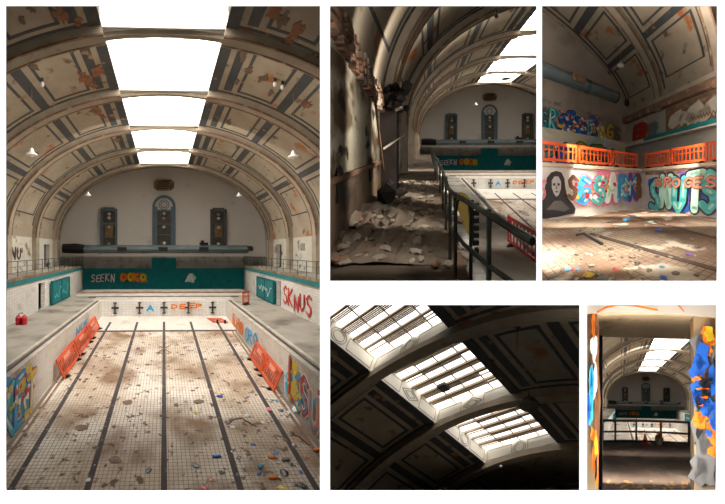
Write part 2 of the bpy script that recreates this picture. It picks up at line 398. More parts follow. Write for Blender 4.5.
def barrier(P, o, u, v, label, m='orange', Wd=2.0, Ht=1.0, group=None, panel=True):
    o, u, v = Vector(o), Vector(u).normalized(), Vector(v).normalized(); n = u.cross(v).normalized()*.05
    t = thing('pedestrian_barrier', label, 'barrier', P, o+u*Wd/2, group)
    mb = MB()
    for z, h in ((.10, .13), (Ht-.15, .15)): mb.slab(o+v*z, u*Wd, v*h, n)
    for a in (0, Wd-.1): mb.slab(o+v*.1+u*a, u*.1, v*(Ht-.1), n)
    mb.slab(o+v*(Ht*.60), u*Wd, v*.05, n)
    fr = mb.build('frame', M[m], P, t) or t
    mb = MB(); k = int(Wd/.21)
    for i in range(1, k): mb.slab(o+v*.12+u*(Wd*i/k-.03)+n*.2, u*.06, v*(Ht-.2), n*.6)
    mb.build('slats', M[m], P, t)
    if panel: MB().slab(o+v*(Ht*.66)+u*Wd*.3-n*.1, u*Wd*.4, v*.2, n*1.2).build('reflective_panel', G['salmon' if m == 'orange' else 'white'], P, fr)
    for a in (.25, Wd-.35): MB().prism([(-.22, 0), (.27, 0), (.2, .09), (.06, .14), (-.12, .1)], o+u*a, n.normalized(), v, u*.1).build('foot', M['black'], P, t)
    return t

LET = {  # letter strokes in a unit box
 'S': [[(.9, .85), (.5, 1), (.12, .8), (.3, .55), (.75, .45), (.88, .2), (.5, 0), (.08, .15)]], 'A': [[(.05, 0), (.5, 1), (.95, 0)], [(.25, .38), (.78, .38)]],
 'E': [[(.9, 1), (.15, .95), (.1, .5), (.1, .02), (.9, 0)], [(.1, .5), (.75, .52)]], 'O': [[(.5, 1), (.12, .75), (.1, .3), (.5, 0), (.88, .3), (.88, .75), (.5, 1)]],
 'K': [[(.1, 0), (.12, 1)], [(.9, 1), (.15, .5), (.95, 0)]], 'R': [[(.1, 0), (.12, 1), (.7, .95), (.85, .7), (.15, .48), (.9, 0)]], 'L': [[(.15, 1), (.1, .05), (.9, 0)]],
 'T': [[(.02, .95), (.98, 1)], [(.5, .97), (.48, 0)]], 'U': [[(.1, 1), (.1, .3), (.5, 0), (.88, .3), (.9, 1)]], 'N': [[(.1, 0), (.12, 1), (.85, 0), (.9, 1)]],
 'W': [[(.02, 1), (.25, 0), (.5, .7), (.75, 0), (.98, 1)]], 'D': [[(.1, 0), (.12, 1), (.8, .75), (.85, .3), (.1, 0)]], 'I': [[(.5, 0), (.5, 1)]], 'G': [[(.88, .85), (.5, 1), (.1, .6), (.2, .12), (.6, 0), (.9, .2), (.88, .48), (.55, .45)]],
 'P': [[(.1, 0), (.12, 1), (.8, .9), (.8, .6), (.14, .48)]], 'Z': [[(.08, .95), (.9, 1), (.1, .05), (.92, 0)]]}
def graffiti(P, o, u, v, n, w_, h_, word, fill, label, outline='black', shine=None, back=None, seed=1, thick=.22, slant=.1, blobs=0, parts=('graffiti', 'graffiti')):
    """spray-painted lettering on a wall; u, v unit vectors in the wall, n pointing off it"""
    o, u, v, n = map(Vector, (o, u, v, n)); rnd = random.Random(seed)
    if u.y > .5 and n.x < -.5: o = o+u*w_; u = -u        # lettering on a right-hand wall reads from far to near
    t = thing('graffiti', label, 'graffiti', P, o+u*w_/2)
    L_ = .012; lw = w_/len(word); T = thick*min(lw*1.25, h_)
    def jit(p, i): return (i*lw+lw*(.08+.84*p[0])+slant*p[1]*h_*.5+J[i][0], p[1]*h_*J[i][2]+J[i][1])
    J = [(rnd.uniform(-.12, .12)*lw, rnd.uniform(-.1, .12)*h_, rnd.uniform(.8, 1.05)) for _ in word]
    S = [[[jit(p, i) for p in st] for st in LET[ch]] for i, ch in enumerate(word)]
    if back:
        cols = back if isinstance(back, (list, tuple)) else [back]
        for ci, c in enumerate(cols):
            mb = MB()
            for i in range(max(5, int(3*w_/h_))):
                cx, cy = rnd.uniform(.03, .97)*w_, rnd.uniform(.05, .95)*h_; r = rnd.uniform(.16, .38)*h_*(1 if ci == 0 else .7)
                pl = [(cx+r*rnd.uniform(.6, 1.25)*math.cos(a*.628), cy+r*rnd.uniform(.6, 1.25)*math.sin(a*.628)) for a in range(10)]
                mb.prism(pl, o+n*L_*.3*ci, u, v, n*L_*.3)
            mb.build('background', G[c], P, t)
    base = o+n*L_*1.2
    if outline:
        mb = MB()
        for let in S:
            for st in let: mb.ribbon(st, T*1.5, base, u, v, n*L_)
        for i in range(3): x = rnd.uniform(.1, .9)*w_; mb.ribbon([(x, 0), (x, -h_*.22*rnd.random())], T*.15, base, u, v, n*L_)
        mb.build('outline', G[outline], P, t)
    fills = fill if isinstance(fill, (list, tuple)) else [fill]
    for ci, c in enumerate(fills):
        mb = MB()
        for i, let in enumerate(S):
            if i % len(fills) != ci: continue
            for st in let: mb.ribbon(st, T, base+n*L_, u, v, n*L_)
        mb.build('fill', G[c], P, t)
    if shine:
        mb = MB()
        for let in S:
            for st in let:
                for a, b in zip(st[:-1], st[1:]):
                    if rnd.random() < .6: mb.ribbon([Vector(a).lerp(Vector(b), .2), Vector(a).lerp(Vector(b), .75)], T*.35, base+n*L_*2, u, v, n*L_)
        mb.build('highlight', G[shine], P, t)
    if blobs:
        for c in ('yellow', 'red', 'white')[:blobs]:
            mb = MB()
            for i in range(14):
                cx, cy = rnd.uniform(0, 1)*w_, rnd.uniform(0, 1)*h_; r = rnd.uniform(.03, .09)*h_
                mb.prism([(cx+r*rnd.uniform(.6, 1.4)*math.cos(a*1.05), cy+r*rnd.uniform(.6, 1.4)*math.sin(a*1.05)) for a in range(6)], base+n*L_*2.4, u, v, n*L_)
            mb.build('splash', G[c], P, t)
    return t

def railing(P, x, y0, y1, z, label, ax='y', step=1.25, h=1.05, mat_=None):
    t = thing('railing', label, 'railing', P, (x, (y0+y1)/2, z) if ax == 'y' else ((y0+y1)/2, x, z)); mt_ = mat_ or M['rail']
    pt = (lambda a, zz: (x, a, zz)) if ax == 'y' else (lambda a, zz: (a, x, zz))
    MB().tube([pt(y0, z+h), pt(y1, z+h)], .03, 6).build('handrail', mt_, P, t)
    for zz in (.36, .7): MB().tube([pt(y0, z+zz), pt(y1, z+zz)], .017, 6).build('rail', mt_, P, t)
    n = int((y1-y0)/step)
    for i in range(n+1):
        a = y0+(y1-y0)*i/n
        MB().tube([pt(a, z-.05), pt(a, z+h)], .024, 6).build('post', mt_, P, t)
    return t

# ------------------------------------------------------------------ the hall as seen down its length
RIBS = [2.8, 7.7, 12.6, 17.45, 22.35, 27.2, 32.1]
EYE = 4.43; YE = 34.1; GZ = 2.68
D0 = Dim()
def floorz(Y): return -2.32+(Y-8.5)*.0565
def hall(P, ynear, nrib, gx=9.0):
    wh = P.where
    gdeck = M['deck'] if P.key != 'P2' else mat('walkway_dust', (.21, .165, .125), (.12, .09, .065), 1.2, stain=(.06, .045, .035), sscale=.9, thr=.58, bump=.3)
    # ---- structure
    struct(MB().box(-11.5, 11.5, YE, YE+.4, 5.0-1.3, 14.2), 'wall_end', M['endwall'], P)
    struct(MB().box(-11.5, 11.5, YE, YE+.4, 2.38, 3.7), 'wall_end', mat('end_lower_plaster', (.36, .34, .30), (.27, .25, .22), 1.2, stain=(.16, .14, .12), sscale=1, thr=.6), P)
    struct(MB().box(-9, 9, YE, YE+.4, 0, 2.38).box(-1.35, 1.35, YE-.06, YE, 0, 3.55), 'wall_end', M['teal'], P)
    for s in (-1, 1):
        n = 'left' if s < 0 else 'right'
        mb = MB(); xs = sorted((s*11.5, s*11.9))
        holes = [(29.6, 31.0, GZ, GZ+2.3)] + ([(19.0, 20.2, GZ, GZ+2.2)] if s < 0 else [(24.6, 25.4, GZ+1.7, GZ+2.3)])
        wall_holes(mb, 'x', xs[0], xs[1], ynear, YE, GZ-.2, 5.56, holes)
        up = struct(mb, 'wall_'+n, M['peel'], P)
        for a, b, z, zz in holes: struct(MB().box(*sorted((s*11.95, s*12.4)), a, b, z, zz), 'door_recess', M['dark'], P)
        mb = MB(); xs = sorted((s*9.0, s*9.3)); hl = [(22.1, 23.3, 0, 2.0)] if s < 0 else [(23.3, 24.2, 0, 2.0)]
        wall_holes(mb, 'x', xs[0], xs[1], ynear, YE, -.02, GZ-.3, hl)
        struct(mb, 'wall_'+n, M['white'], P)
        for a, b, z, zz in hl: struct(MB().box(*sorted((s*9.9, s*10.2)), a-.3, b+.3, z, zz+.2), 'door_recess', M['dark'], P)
        xs = sorted((s*(gx-.05), s*11.9))
        struct(MB().box(xs[0], xs[1], ynear, YE, GZ-.32, GZ), 'floor_gallery', gdeck, P)
        xs = sorted((s*(gx-.1), s*(gx-.05)))
        struct(MB().box(xs[0], xs[1], ynear, YE, GZ-.42, GZ-.12), 'trim_fascia', M['teal'], P)
        struct(MB().box(*sorted((s*(gx-.12), s*(gx+.02))), ynear, YE, GZ-.12, GZ+.04), 'trim_edge', M['brown'], P)
        # pool side: deck, gutter, coping, wall
        struct(MB().box(*sorted((s*6.0, s*9.3)), ynear, YE, -.3, 0), 'floor_deck', M['deck'], P)
        struct(MB().box(*sorted((s*5.85, s*6.0)), ynear, 26.9, -.3, .03), 'trim_coping', M['coping'], P)
        struct(MB().box(*sorted((s*5.55, s*5.85)), ynear, 26.9, -.3, -.06), 'trim_gutter', M['gutter'], P)
        struct(MB().box(*sorted((s*5.35, s*5.55)), ynear, 26.3, -3.4, .0), 'wall_pool_'+n, M['poolwall'], P)
        struct(MB().box(*sorted((s*5.33, s*5.56)), ynear, 26.3, .0, .04), 'trim_coping', M['coping'], P)
        # floor line along the wall
    struct(MB().box(-6, 6, 26.9, YE, -.3, 0), 'floor_deck', M['deck'], P)
    struct(MB().box(-6.2, 6.2, 26.5, 28.3, 0, .035), 'trim_coping', M['coping'], P)
    struct(MB().box(-7, 7, 28.3, 28.9, 0, .03), 'trim_gutter', M['gutter'], P)
    struct(MB().box(-8.4, 8.4, 28.9, 30.6, 0, .06).box(-8.4, 8.4, 31.6, 33.2, 0, .14), 'trim_step', M['coping'], P)
    struct(MB().box(-8.4, 8.4, 30.6, 31.6, 0, .05), 'trim_gutter', M['brown'], P)
    pe = struct(MB().box(-5.55, 5.55, 26.3, 26.5, -3, .04), 'wall_pool_end', M['poolend'], P)
    mb = MB()
    for X in (-4.2, -2.1, 0, 2.1, 4.2): mb.box(X-.06, X+.06, 26.27, 26.3, -1.1, -.1).box(X-.32, X+.32, 26.27, 26.3, -.66, -.5).box(X-.16, X+.16, 26.265, 26.3, -.2, -.1).box(X-.16, X+.16, 26.265, 26.3, -1.1, -1.0)
    if pe: mb.build('target_cross', M['lane'], P, pe)
    def fl(x0, x1, y0, y1, m_, nm, dz=0, par=None):
        mb = MB(); mb.add([(x0, y0, floorz(y0)+dz), (x1, y0, floorz(y0)+dz), (x1, y1, floorz(y1)+dz), (x0, y1, floorz(y1)+dz),
                           (x0, y0, floorz(y0)-.1), (x1, y0, floorz(y0)-.1), (x1, y1, floorz(y1)-.1), (x0, y1, floorz(y1)-.1)],
                          [(0, 1, 2, 3), (7, 6, 5, 4), (0, 4, 5, 1), (1, 5, 6, 2), (2, 6, 7, 3), (3, 7, 4, 0)])
        return struct(mb, nm, m_, P, par)
    f0 = fl(-5.35, 5.35, ynear, 22.15, M['floor'], 'floor_pool'); f1 = fl(-5.35, 5.35, 22.5, 26.3, M['floorw'], 'floor_pool')
    fl(-5.35, 5.35, 22.15, 22.5, M['lane'], 'floor_line', .004)
    if f0:
        for X in (-4.28, -2.14, 0, 2.14, 4.28):
            fl(X-.09, X+.09, ynear, 24.6, M['lane'], 'lane_line', .008, f0)
        for s in (-1, 1):
            fl(s*4.98-.05, s*4.98+.05, ynear, 22.1, M['brown'], 'edge_line', .008, f0)
            fl(s*5.22-.08, s*5.22+.08, ynear, 22.1, mat('edge_brown', (.22, .17, .13)), 'edge_line', .006, f0)  # plain brown strip along the foot of each pool wall
        for X in (0,):
            mb = MB()
            for aa in (-1, 1): mb.prism([(-.45*aa, 18.0), (.45*aa, 19.6), (.5*aa, 19.55), (-.38*aa, 17.95)], (X, 0, floorz(18.7)+.06), (1, 0, 0), (0, 1, 0), (0, 0, .004))
            mb.build('floor_mark', M['brown'], P, f0)
    # ---- vault
    ys = [ynear] + [y for y in RIBS if y > ynear]
    for a, b in zip(ys[:-1], ys[1:]): vault_bay(P, D0, a, b)
    vault_bay(P, D0, 32.1, YE, sky=False)
    vis = [y for y in RIBS if y >= nrib]
    for i, y in enumerate(vis):
        rib(P, D0, y, '%s beige arched roof rib from the camera %s' % (ORD[i], wh))
    lab = 0
    for a, b in zip(ys[:-1], ys[1:]):
        if b < nrib: continue
        skylight(P, D0, a, b, '%s bright skylight bay from the camera %s' % (ORD[lab], wh), bars=False); lab += 1
    # ---- end wall joinery
    for X, nm in ((-6.1, 'left'), (6.1, 'right')):
        t = thing('blind_window', 'narrow dark panelled window, %s one on the end wall %s' % (nm, wh), 'window', P, (X, YE, 4.9))
        mb = MB(); z0, z1, hw = 4.9, 9.05, .92
        mb.box(X-hw, X-hw+.25, YE-.12, YE, z0, z1).box(X+hw-.25, X+hw, YE-.12, YE, z0, z1).box(X-hw, X+hw, YE-.12, YE, z1-.25, z1).box(X-hw*.7, X+hw*.7, YE-.12, YE, z1, z1+.14)
        mb.box(X-hw+.25, X+hw-.25, YE-.10, YE, z0+2.4, z0+2.6).box(X-hw+.25, X+hw-.25, YE-.10, YE, z0+.9, z0+1.0)
        mb.build('frame', M['frame'] if X < 0 else mat('window_frame_dark', (.10, .10, .10)), P, t)
        MB().box(X-hw+.25, X+hw-.25, YE-.04, YE, z0, z1-.25).build('panel', M['pane'], P, t)
        MB().box(X-.42, X+.42, YE-.07, YE-.04, z0+.95, z0+2.35).build('panel', mat('ochre_panel', (.28, .17, .07), (.18, .10, .05), 2), P, t)
        for zz, r in ((3.55, .2), (3.1, .2), (2.05, .18), (.22, .18)):  # white discs stand in for reflections in the panes
            MB().lathe((X, YE-.09, z0+zz), [(r*.3, -r*.9), (r, -r*.3), (r, r*.3), (r*.3, r*.9)], 10).build('pane_glint', M['lampw'], P, t)
    t = thing('arched_window', 'tall round-headed window with blue-grey surround, middle of the end wall %s' % wh, 'window', P, (0, YE, 4.9))
    mb = MB(); z0, zs_, R_ = 4.9, 9.3, 1.3
    mb.box(-R_, -.75, YE-.12, YE, z0, zs_).box(.75, R_, YE-.12, YE, z0, zs_)
    k = 16
    for i in range(k):
        a0, a1 = math.pi*i/k, math.pi*(i+1)/k
        mb.prism([(R_*math.cos(a0), R_*math.sin(a0)), (R_*math.cos(a1), R_*math.sin(a1)), (.98*math.cos(a1), .98*math.sin(a1)), (.98*math.cos(a0), .98*math.sin(a0))], (0, YE-.12, zs_), (1, 0, 0), (0, 0, 1), (0, .12, 0))
    mb.box(-.75, .75, YE-.1, YE, 8.75, 8.95).box(-.75, .75, YE-.1, YE, 7.3, 7.4).box(-.75, .75, YE-.1, YE, 6.1, 6.2)
    mb.build('frame', M['frame'], P, t)
    mb = MB(); mb.box(-.75, .75, YE-.04, YE, z0, 8.9); mb.build('panel', M['pane'], P, t)
    MB().prism([(.98*math.cos(i*math.pi/12), .98*math.sin(i*math.pi/12)) for i in range(13)], (0, YE-.05, 8.95+.35), (1, 0, 0), (0, 0, 1), (0, .05, 0)).build('fanlight', M['endwall'], P, t)
    mb = MB()
    for r in (.55, .35): mb.ribbon([(r*math.cos(j*.4), r*math.sin(j*.4)+.42) for j in range(17)], .07, (0, YE-.06, 9.1), (1, 0, 0), (0, 0, 1), (0, -.03, 0))
    mb.build('tracery', M['frame'], P, t)
    for zz in (3.6, 3.1, 2.1, .3): MB().lathe((0, YE-.09, z0+zz), [(.06, -.18), (.2, -.06), (.2, .06), (.06, .18)], 10).build('pane_glint', M['lampw'], P, t)  # pane reflections modelled as white discs
    t = thing('oval_vent', 'dark brown elongated octagonal vent high on the end wall %s' % wh, 'vent', P, (0, YE, 11.1))
    oc = [(-1.15, -.3), (-.75, -.62), (.75, -.62), (1.15, -.3), (1.15, .3), (.75, .62), (-.75, .62), (-1.15, .3)]
    MB().prism(oc, (0, YE-.12, 11.75), (1, 0, 0), (0, 0, 1), (0, .12, 0)).build('frame', M['brown'], P, t)
    mb = MB()
    for i in range(5): mb.box(-.85, .85, YE-.16, YE-.12, 11.3+i*.2, 11.36+i*.2)
    mb.build('louvres', M['dark'], P, t)
    t = thing('ventilation_duct', 'long blue-grey round air duct across the end wall %s' % wh, 'duct', P, (0, YE-.8, 4.1))
    MB().tube([(-8.6, YE-.8, 4.52), (9.2, YE-.8, 4.52)], .46, 14).build('pipe', M['duct'], P, t)
    MB().tube([(-10.9, YE-.9, 4.6), (-9.6, YE-.8, 4.6), (-8.6, YE-.8, 4.52)], [.5, .56, .48], 12).build('elbow', M['dark'], P, t)
    MB().lathe((9.3, YE-.8, 4.3), [(.3, 0), (.55, .1), (.5, .5), (.2, .6)], 10).build('end_cap', M['dark'], P, t)
    for X in (-4.5, -.1, 4.3):
        MB().box(X-.5, X+.5, YE-1.3, YE-1.2, 4.3, 4.75).build('grille', M['black'], P, t)
    for X in (-7, -2.2, 2.2, 6.5): MB().box(X-.04, X+.04, YE-.84, YE, 4.0, 4.05).build('bracket', M['dark'], P, t)
    t = thing('fan_unit', 'small dark fan unit sitting on top of the duct %s' % wh, 'fan', P, (4.3, YE-.8, 5.0))
    MB().box(3.9, 4.8, YE-1.1, YE-.5, 4.98, 5.25).build('housing', M['dark'], P, t)
    MB().lathe((4.2, YE-.8, 5.25), [(.2, 0), (.2, .2), (.05, .25)], 10).build('motor', M['black'], P, t)
    # graffiti on the teal wall
    X_ = (-8.1 if P.key != 'P2' else -7.9)
    graffiti(P, (X_, YE-.02, .85), (1, 0, 0), (0, 0, 1), (0, -1, 0), 2.6, .9, 'SEEKN', 'white', 'white spray-painted name tag on the teal end wall '+wh, outline='black', seed=3, thick=.16)
    graffiti(P, (-4.9, YE-.02, .95), (1, 0, 0), (0, 0, 1), (0, -1, 0), 2.9, .8, 'OOKO', ['orange', 'yellow'], 'orange and yellow bubble tag on the teal end wall '+wh, outline='brown', seed=5, thick=.3, back='orange')
    graffiti(P, (2.4, YE-.02, .8), (1, 0, 0), (0, 0, 1), (0, -1, 0), 1.1, .95, 'A', 'white', 'small white symbol sprayed on the teal end wall '+wh, outline=None, shine=None, seed=8, thick=.22, back='mint')
    graffiti(P, (.6, 26.25, -.62), (1, 0, 0), (0, 0, 1), (0, -1, 0), 2.8, .4, 'DEEP', 'orange', 'orange lettering on the far pool wall '+wh, outline=None, seed=4, thick=.28)
    graffiti(P, (-1.5, 26.25, -.8), (1, 0, 0), (0, 0, 1), (0, -1, 0), .7, .5, 'A', 'sky', 'small light blue tag on the far pool wall '+wh, outline=None, seed=4, thick=.28)
    # railings
    railing(P, -gx, max(ynear, 9), YE, GZ, 'dark iron gallery railing along the left side '+wh)
    railing(P, gx, max(ynear, 9), YE, GZ, 'dark iron gallery railing along the right side '+wh)
    # teal boards
    for s in (-1, 1):
        t = thing('teal_door', 'large teal door with pale scrawl on the %s wall %s' % ('left' if s < 0 else 'right', wh), 'door', P, (s*8.9, 26.5, 0))
        lf = MB().box(*sorted((s*8.78, s*8.9)), 24.2, 28.6, .05, 1.95).build('leaf', M['teal'], P, t)
        mb = MB()
        for z in (.05, 1.85): mb.box(*sorted((s*8.72, s*8.8)), 24.2, 28.6, z, z+.1)
        for y in (24.2, 26.35, 28.5): mb.box(*sorted((s*8.72, s*8.8)), y, y+.1, .05, 1.95)
        mb.build('frame', mat('teal_frame', (.01, .12, .13)), P, t)
        mb = MB(); rnd = random.Random(5+s); pts = [(.3+i*.22, .45+rnd.random()*1.0) for i in range(16)]
        mb.ribbon(pts, .06, (s*8.76, 24.4, 0), (0, 1, 0), (0, 0, 1), (-s*.01, 0, 0)); mb.build('scrawl', G['cyan' if s < 0 else 'white'], P, lf or t)

hall(P1, 7.7, 7.7)
hall(P2, 1.5, 7.7, 9.5)
hall(P5, 2.8, 7.7)

# ================================================================== P1: the large left hall, its own contents
wh = P1.where
for i, (sx, y) in enumerate(((-1, 15), (1, 15), (-1, 26), (1, 26))):
    pendant(P1, sx*6.42, y, EYE+4.65, D0.p(D0.ph(sx*6.42))[1], 'white enamel pendant lamp, %s one on the %s side %s' % ('nearer' if y < 20 else 'farther', 'left' if sx < 0 else 'right', wh), r=.26)
# small bulkhead lights clinging to the vault
for i, (px, py) in enumerate(((282, 67), (290, 76), (37, 74))):
    X = (px-164)/300*13.6; x, z = D0.p(D0.ph(X), .12)
    t = thing('bulkhead_light', ['upper small white light fitting on the right vault', 'lower small white light fitting on the right vault', 'small white light fitting on the left vault'][i]+' '+wh, 'lamp', P1, (X, 14.6, z))
    MB().tube([(X, 14.6, z+.12), (X, 14.6, z-.12)], .06, 8).build('bracket', M['black'], P1, t)
    MB().lathe((X, 14.6, z-.4), [(.03, .1), (.08, .16), (.09, .28), (.05, .34)], 10).build('glass', M['lampw'], P1, t)
# peeled and rusty patches on the plaster vault
def hit_vault(P, D, px, py):
    r = P.ray(px, py); t = 5.0
    while t < 60:
        p = P.pos+r*t; X = p.x-D.cx
        if abs(X) > D.a or p.z > D.zs+D.b*math.sqrt(max(0, 1-(X/D.a)**2)): return p
        t += .02
    return p
rv = random.Random(77)
def vault_patch(P, D, px, py, rp, m_, label, group):
    c = hit_vault(P, D, px, py); r0 = rp*c.y/P.f; ph0 = D.ph(c.x-D.cx); mb = MB(); top = []; bot = []
    for a in range(14):
        k = rv.uniform(.45, 1.35); ph = ph0+r0*k*math.cos(a*.449)/10; y = c.y+r0*2.2*k*math.sin(a*.449)
        x, z = D.p(ph, .035); top.append((x, y, z)); x, z = D.p(ph, .0); bot.append((x, y, z))
    x, z = D.p(ph0, .035); mb.add([(x, c.y, z)]+top+bot, [(0, i+1, (i+1) % 14+1) for i in range(14)]+[(i+1, (i+1) % 14+1, (i+1) % 14+15, i+15) for i in range(14)])
    tag(mb.build('peeled_patch', m_, P), label, 'peeling plaster', group)
rust = mat('rust_patch', (.34, .13, .055), (.22, .09, .05), 4, stain=(.12, .07, .04), sscale=5, thr=.58); rawp = mat('raw_plaster_patch', (.20, .135, .08), (.12, .08, .05), 4)
for px, py, r in ((64, 18, 6), (80, 24, 4), (86, 80, 6), (99, 74, 5), (96, 88, 3), (96, 112, 5), (104, 118, 3), (118, 141, 3), (272, 12, 6), (296, 30, 5), (286, 42, 4), (312, 58, 5), (306, 104, 4)):
    vault_patch(P1, D0, px, py, r, rust, 'orange-brown peeled patch on the painted vault '+wh, 'rusty peeled patches on the vault')
for px, py, r in ((34, 12, 3), (26, 24, 2.5), (38, 70, 3), (73, 52, 3), (243, 56, 4), (248, 70, 3), (262, 78, 3.5), (217, 118, 2.5), (228, 122, 3), (282, 20, 5), (236, 82, 2.5), (270, 92, 2.5)):
    vault_patch(P1, D0, px, py, r, rawp, 'dark brown peeled patch on the painted vault '+wh, 'dark peeled patches on the vault')
# barriers
for i in range(3):
    y0 = 14.9+i*2.75
    barrier(P1, (-4.83+.02*i, y0, floorz(y0)), (0.0, 1, .0565), (-.42, 0, 1), '%s orange plastic barrier leaning on the left pool wall %s' % (['nearest', 'middle', 'farthest'][i], wh), Wd=2.6, Ht=1.08)
barrier(P1, (4.84, 13.5, floorz(13.5)), (0, 1, .0565), (.44, .0, 1), 'nearer orange plastic barrier leaning on the right pool wall '+wh, Wd=1.9, Ht=1.1)
barrier(P1, (4.84, 15.45, floorz(15.4)), (0, 1, .0565), (.44, .0, 1), 'farther orange plastic barrier leaning on the right pool wall '+wh, Wd=1.9, Ht=1.1)
barrier(P1, (3.95, 24.1, floorz(24.1)+.05), (1, -.1, .0), (-.3, 1, .06), 'orange barrier lying flat on the far pool floor '+wh, Wd=1.2, Ht=1.3, panel=False)
barrier(P1, (5.95+.25, 24.0, 0), (.62, .6, 0), (0, 0, 1), 'orange barrier standing on the right pool deck '+wh, Wd=1.0, Ht=1.1, panel=False)
# graffiti on the pool sides
graffiti(P1, (-5.33, 9.2, -2.05), (0, 1, 0), (0, 0, 1), (1, 0, 0), 3.5, 1.85, 'SKET', ['sky', 'cyan', 'sky', 'yellow'], 'tall blue and yellow graffiti on the left pool wall '+wh, outline='blue', shine='white', back=['sky', 'yellow', 'cyan'], seed=11, thick=.2, blobs=3)
graffiti(P1, (5.33, 9.3, -1.95), (0, 1, 0), (0, 0, 1), (-1, 0, 0), 2.6, 1.5, 'SUN', ['red', 'salmon'], 'red and blue graffiti lettering on the near right pool wall '+wh, outline='white', shine='sky', back=['sky', 'red', 'grey'], seed=12, thick=.2)
graffiti(P1, (5.33, 11.7, -1.9), (0, 1, 0), (0, 0, 1), (-1, 0, 0), 1.2, 1.7, 'LS', ['red', 'sky'], 'tall red and blue tag beside the right-hand barrier '+wh, outline='brown', back=['sky', 'yellow'], seed=13, thick=.24, blobs=1)
graffiti(P1, (5.33, 20.3, -1.35), (0, 1, 0), (0, 0, 1), (-1, 0, 0), 3.2, .85, 'EKS', 'orange', 'orange tag far along the right pool wall '+wh, outline=None, back='orange', seed=14, thick=.2)
graffiti(P1, (5.33, 17.2, -1.4), (0, 1, 0), (0, 0, 1), (-1, 0, 0), 2.8, .9, 'ORO', 'sky', 'pale blue tag on the right pool wall beyond the barriers '+wh, outline=None, back='white', seed=15, thick=.16)
graffiti(P1, (-5.33, 18.5, -.9), (0, 1, 0), (0, 0, 1), (1, 0, 0), 3, .6, 'NUE', 'sky', 'pale blue tag above the barriers on the left pool wall '+wh, outline=None, back='white', seed=16, thick=.16)
graffiti(P1, (8.98, 18.2, .35), (0, 1, 0), (0, 0, 1), (-1, 0, 0), 4.6, 1.25, 'SKNUS', 'red', 'dark red tag on the right lower wall above the deck '+wh, outline=None, seed=17, thick=.13)
graffiti(P1, (-11.48, 19.4+3, GZ+1.0), (0, 1, 0), (0, 0, 1), (1, 0, 0), 2.4, 1.0, 'KNU', 'black', 'black tag high on the left gallery wall '+wh, outline=None, seed=18, thick=.12)
graffiti(P1, (-11.48, 17, GZ+.3), (0, 1, 0), (0, 0, 1), (1, 0, 0), 1.8, .8, 'EO', 'orange', 'orange tag on the left gallery wall behind the railing '+wh, outline=None, seed=19, thick=.16)
graffiti(P1, (11.48, 16.8, GZ+.2), (0, 1, 0), (0, 0, 1), (-1, 0, 0), 1.8, .8, 'EO', 'orange', 'orange tag on the right gallery wall behind the railing '+wh, outline=None, seed=20, thick=.14)
graffiti(P1, (11.48, 20.8, GZ+1.1), (0, 1, 0), (0, 0, 1), (-1, 0, 0), 1.2, 1.6, 'I', 'grey', 'thin grey scrawl on the right gallery wall '+wh, outline=None, seed=21, thick=.1)
# red fire buckets, teal post
t = thing('fire_extinguisher', 'red fire extinguisher standing by the left lower wall '+wh, 'extinguisher', P1, (-8.4, 18.2, 0))
for dx in (-.17, .17): MB().lathe((-8.4+dx, 18.2, 0), [(.15, 0), (.16, .05), (.16, .42), (.1, .52), (.04, .58)], 14).build('cylinder', M['red'], P1, t)
MB().tube([(-8.57, 18.2, .58), (-8.5, 18.2, .68), (-8.3, 18.2, .68)], .025, 6).build('handle', M['black'], P1, t)
tag(MB().box(-8.98, -8.8, 16.0, 17.3, 0, 2.2).build('teal_post', M['teal'], P1), 'teal painted post at the left edge of the lower wall '+wh, 'post')

# rubbish on the pool floor
rnd = random.Random(4)
def on_floor(P, px, py):
    r = P.ray(px, py); lo, hi = 3.0, 40.0
    for _ in range(40):
        m_ = (lo+hi)/2; z = P.pos.z+r.z*m_; y = P.pos.y+r.y*m_
        if z > floorz(y): lo = m_
        else: hi = m_
    p = P.pos+r*lo; return Vector((p.x, p.y, floorz(p.y)))
def bottle(P, p, c, label, group, an=0, s=1.0):
    d = Vector((math.cos(an), math.sin(an)*.6, 0)); a = p+Vector((0, 0, .06*s))
    t = thing('plastic_bottle', label, 'bottle', P, p, group)
    MB().tube([a, a+d*.03*s, a+d*.26*s, a+d*.32*s], [.045*s, .06*s, .06*s, .025*s], 8).build('body', G[c], P, t)
    MB().tube([a+d*.32*s, a+d*.37*s], .026*s, 8).build('cap', G['white'], P, t)
for px, py, c, a in ((212, 457, 'blue', .1), (267, 459, 'orange', .1), (313, 453, 'orange', .5), (268, 479, 'orange', 0), (258, 469, 'sky', 1.0), (222, 397, 'blue', 2.8), (303.5, 418, 'sky', .9), (281, 462, 'grey', .3)):
    bottle(P1, on_floor(P1, px, py), c, {'orange': 'small orange bottle lying on the near pool floor '+wh, 'blue': 'blue bottle lying near a lane line on the pool floor '+wh, 'sky': 'light blue bottle lying on the right of the pool floor '+wh, 'grey': 'grey bottle lying on the near right of the pool floor '+wh}[c], c+' bottles on the pool floor', a, .85)
def litter(P, p, c, r, label, group, cat='litter', name='crumpled_litter', sq=(1.3, 1, .35)):
    mb = MB(); mb.rock(p+Vector((0, 0, r*sq[2]*.7)), r, rnd, sq); return tag(mb.build(name, c, P), label, cat, group)
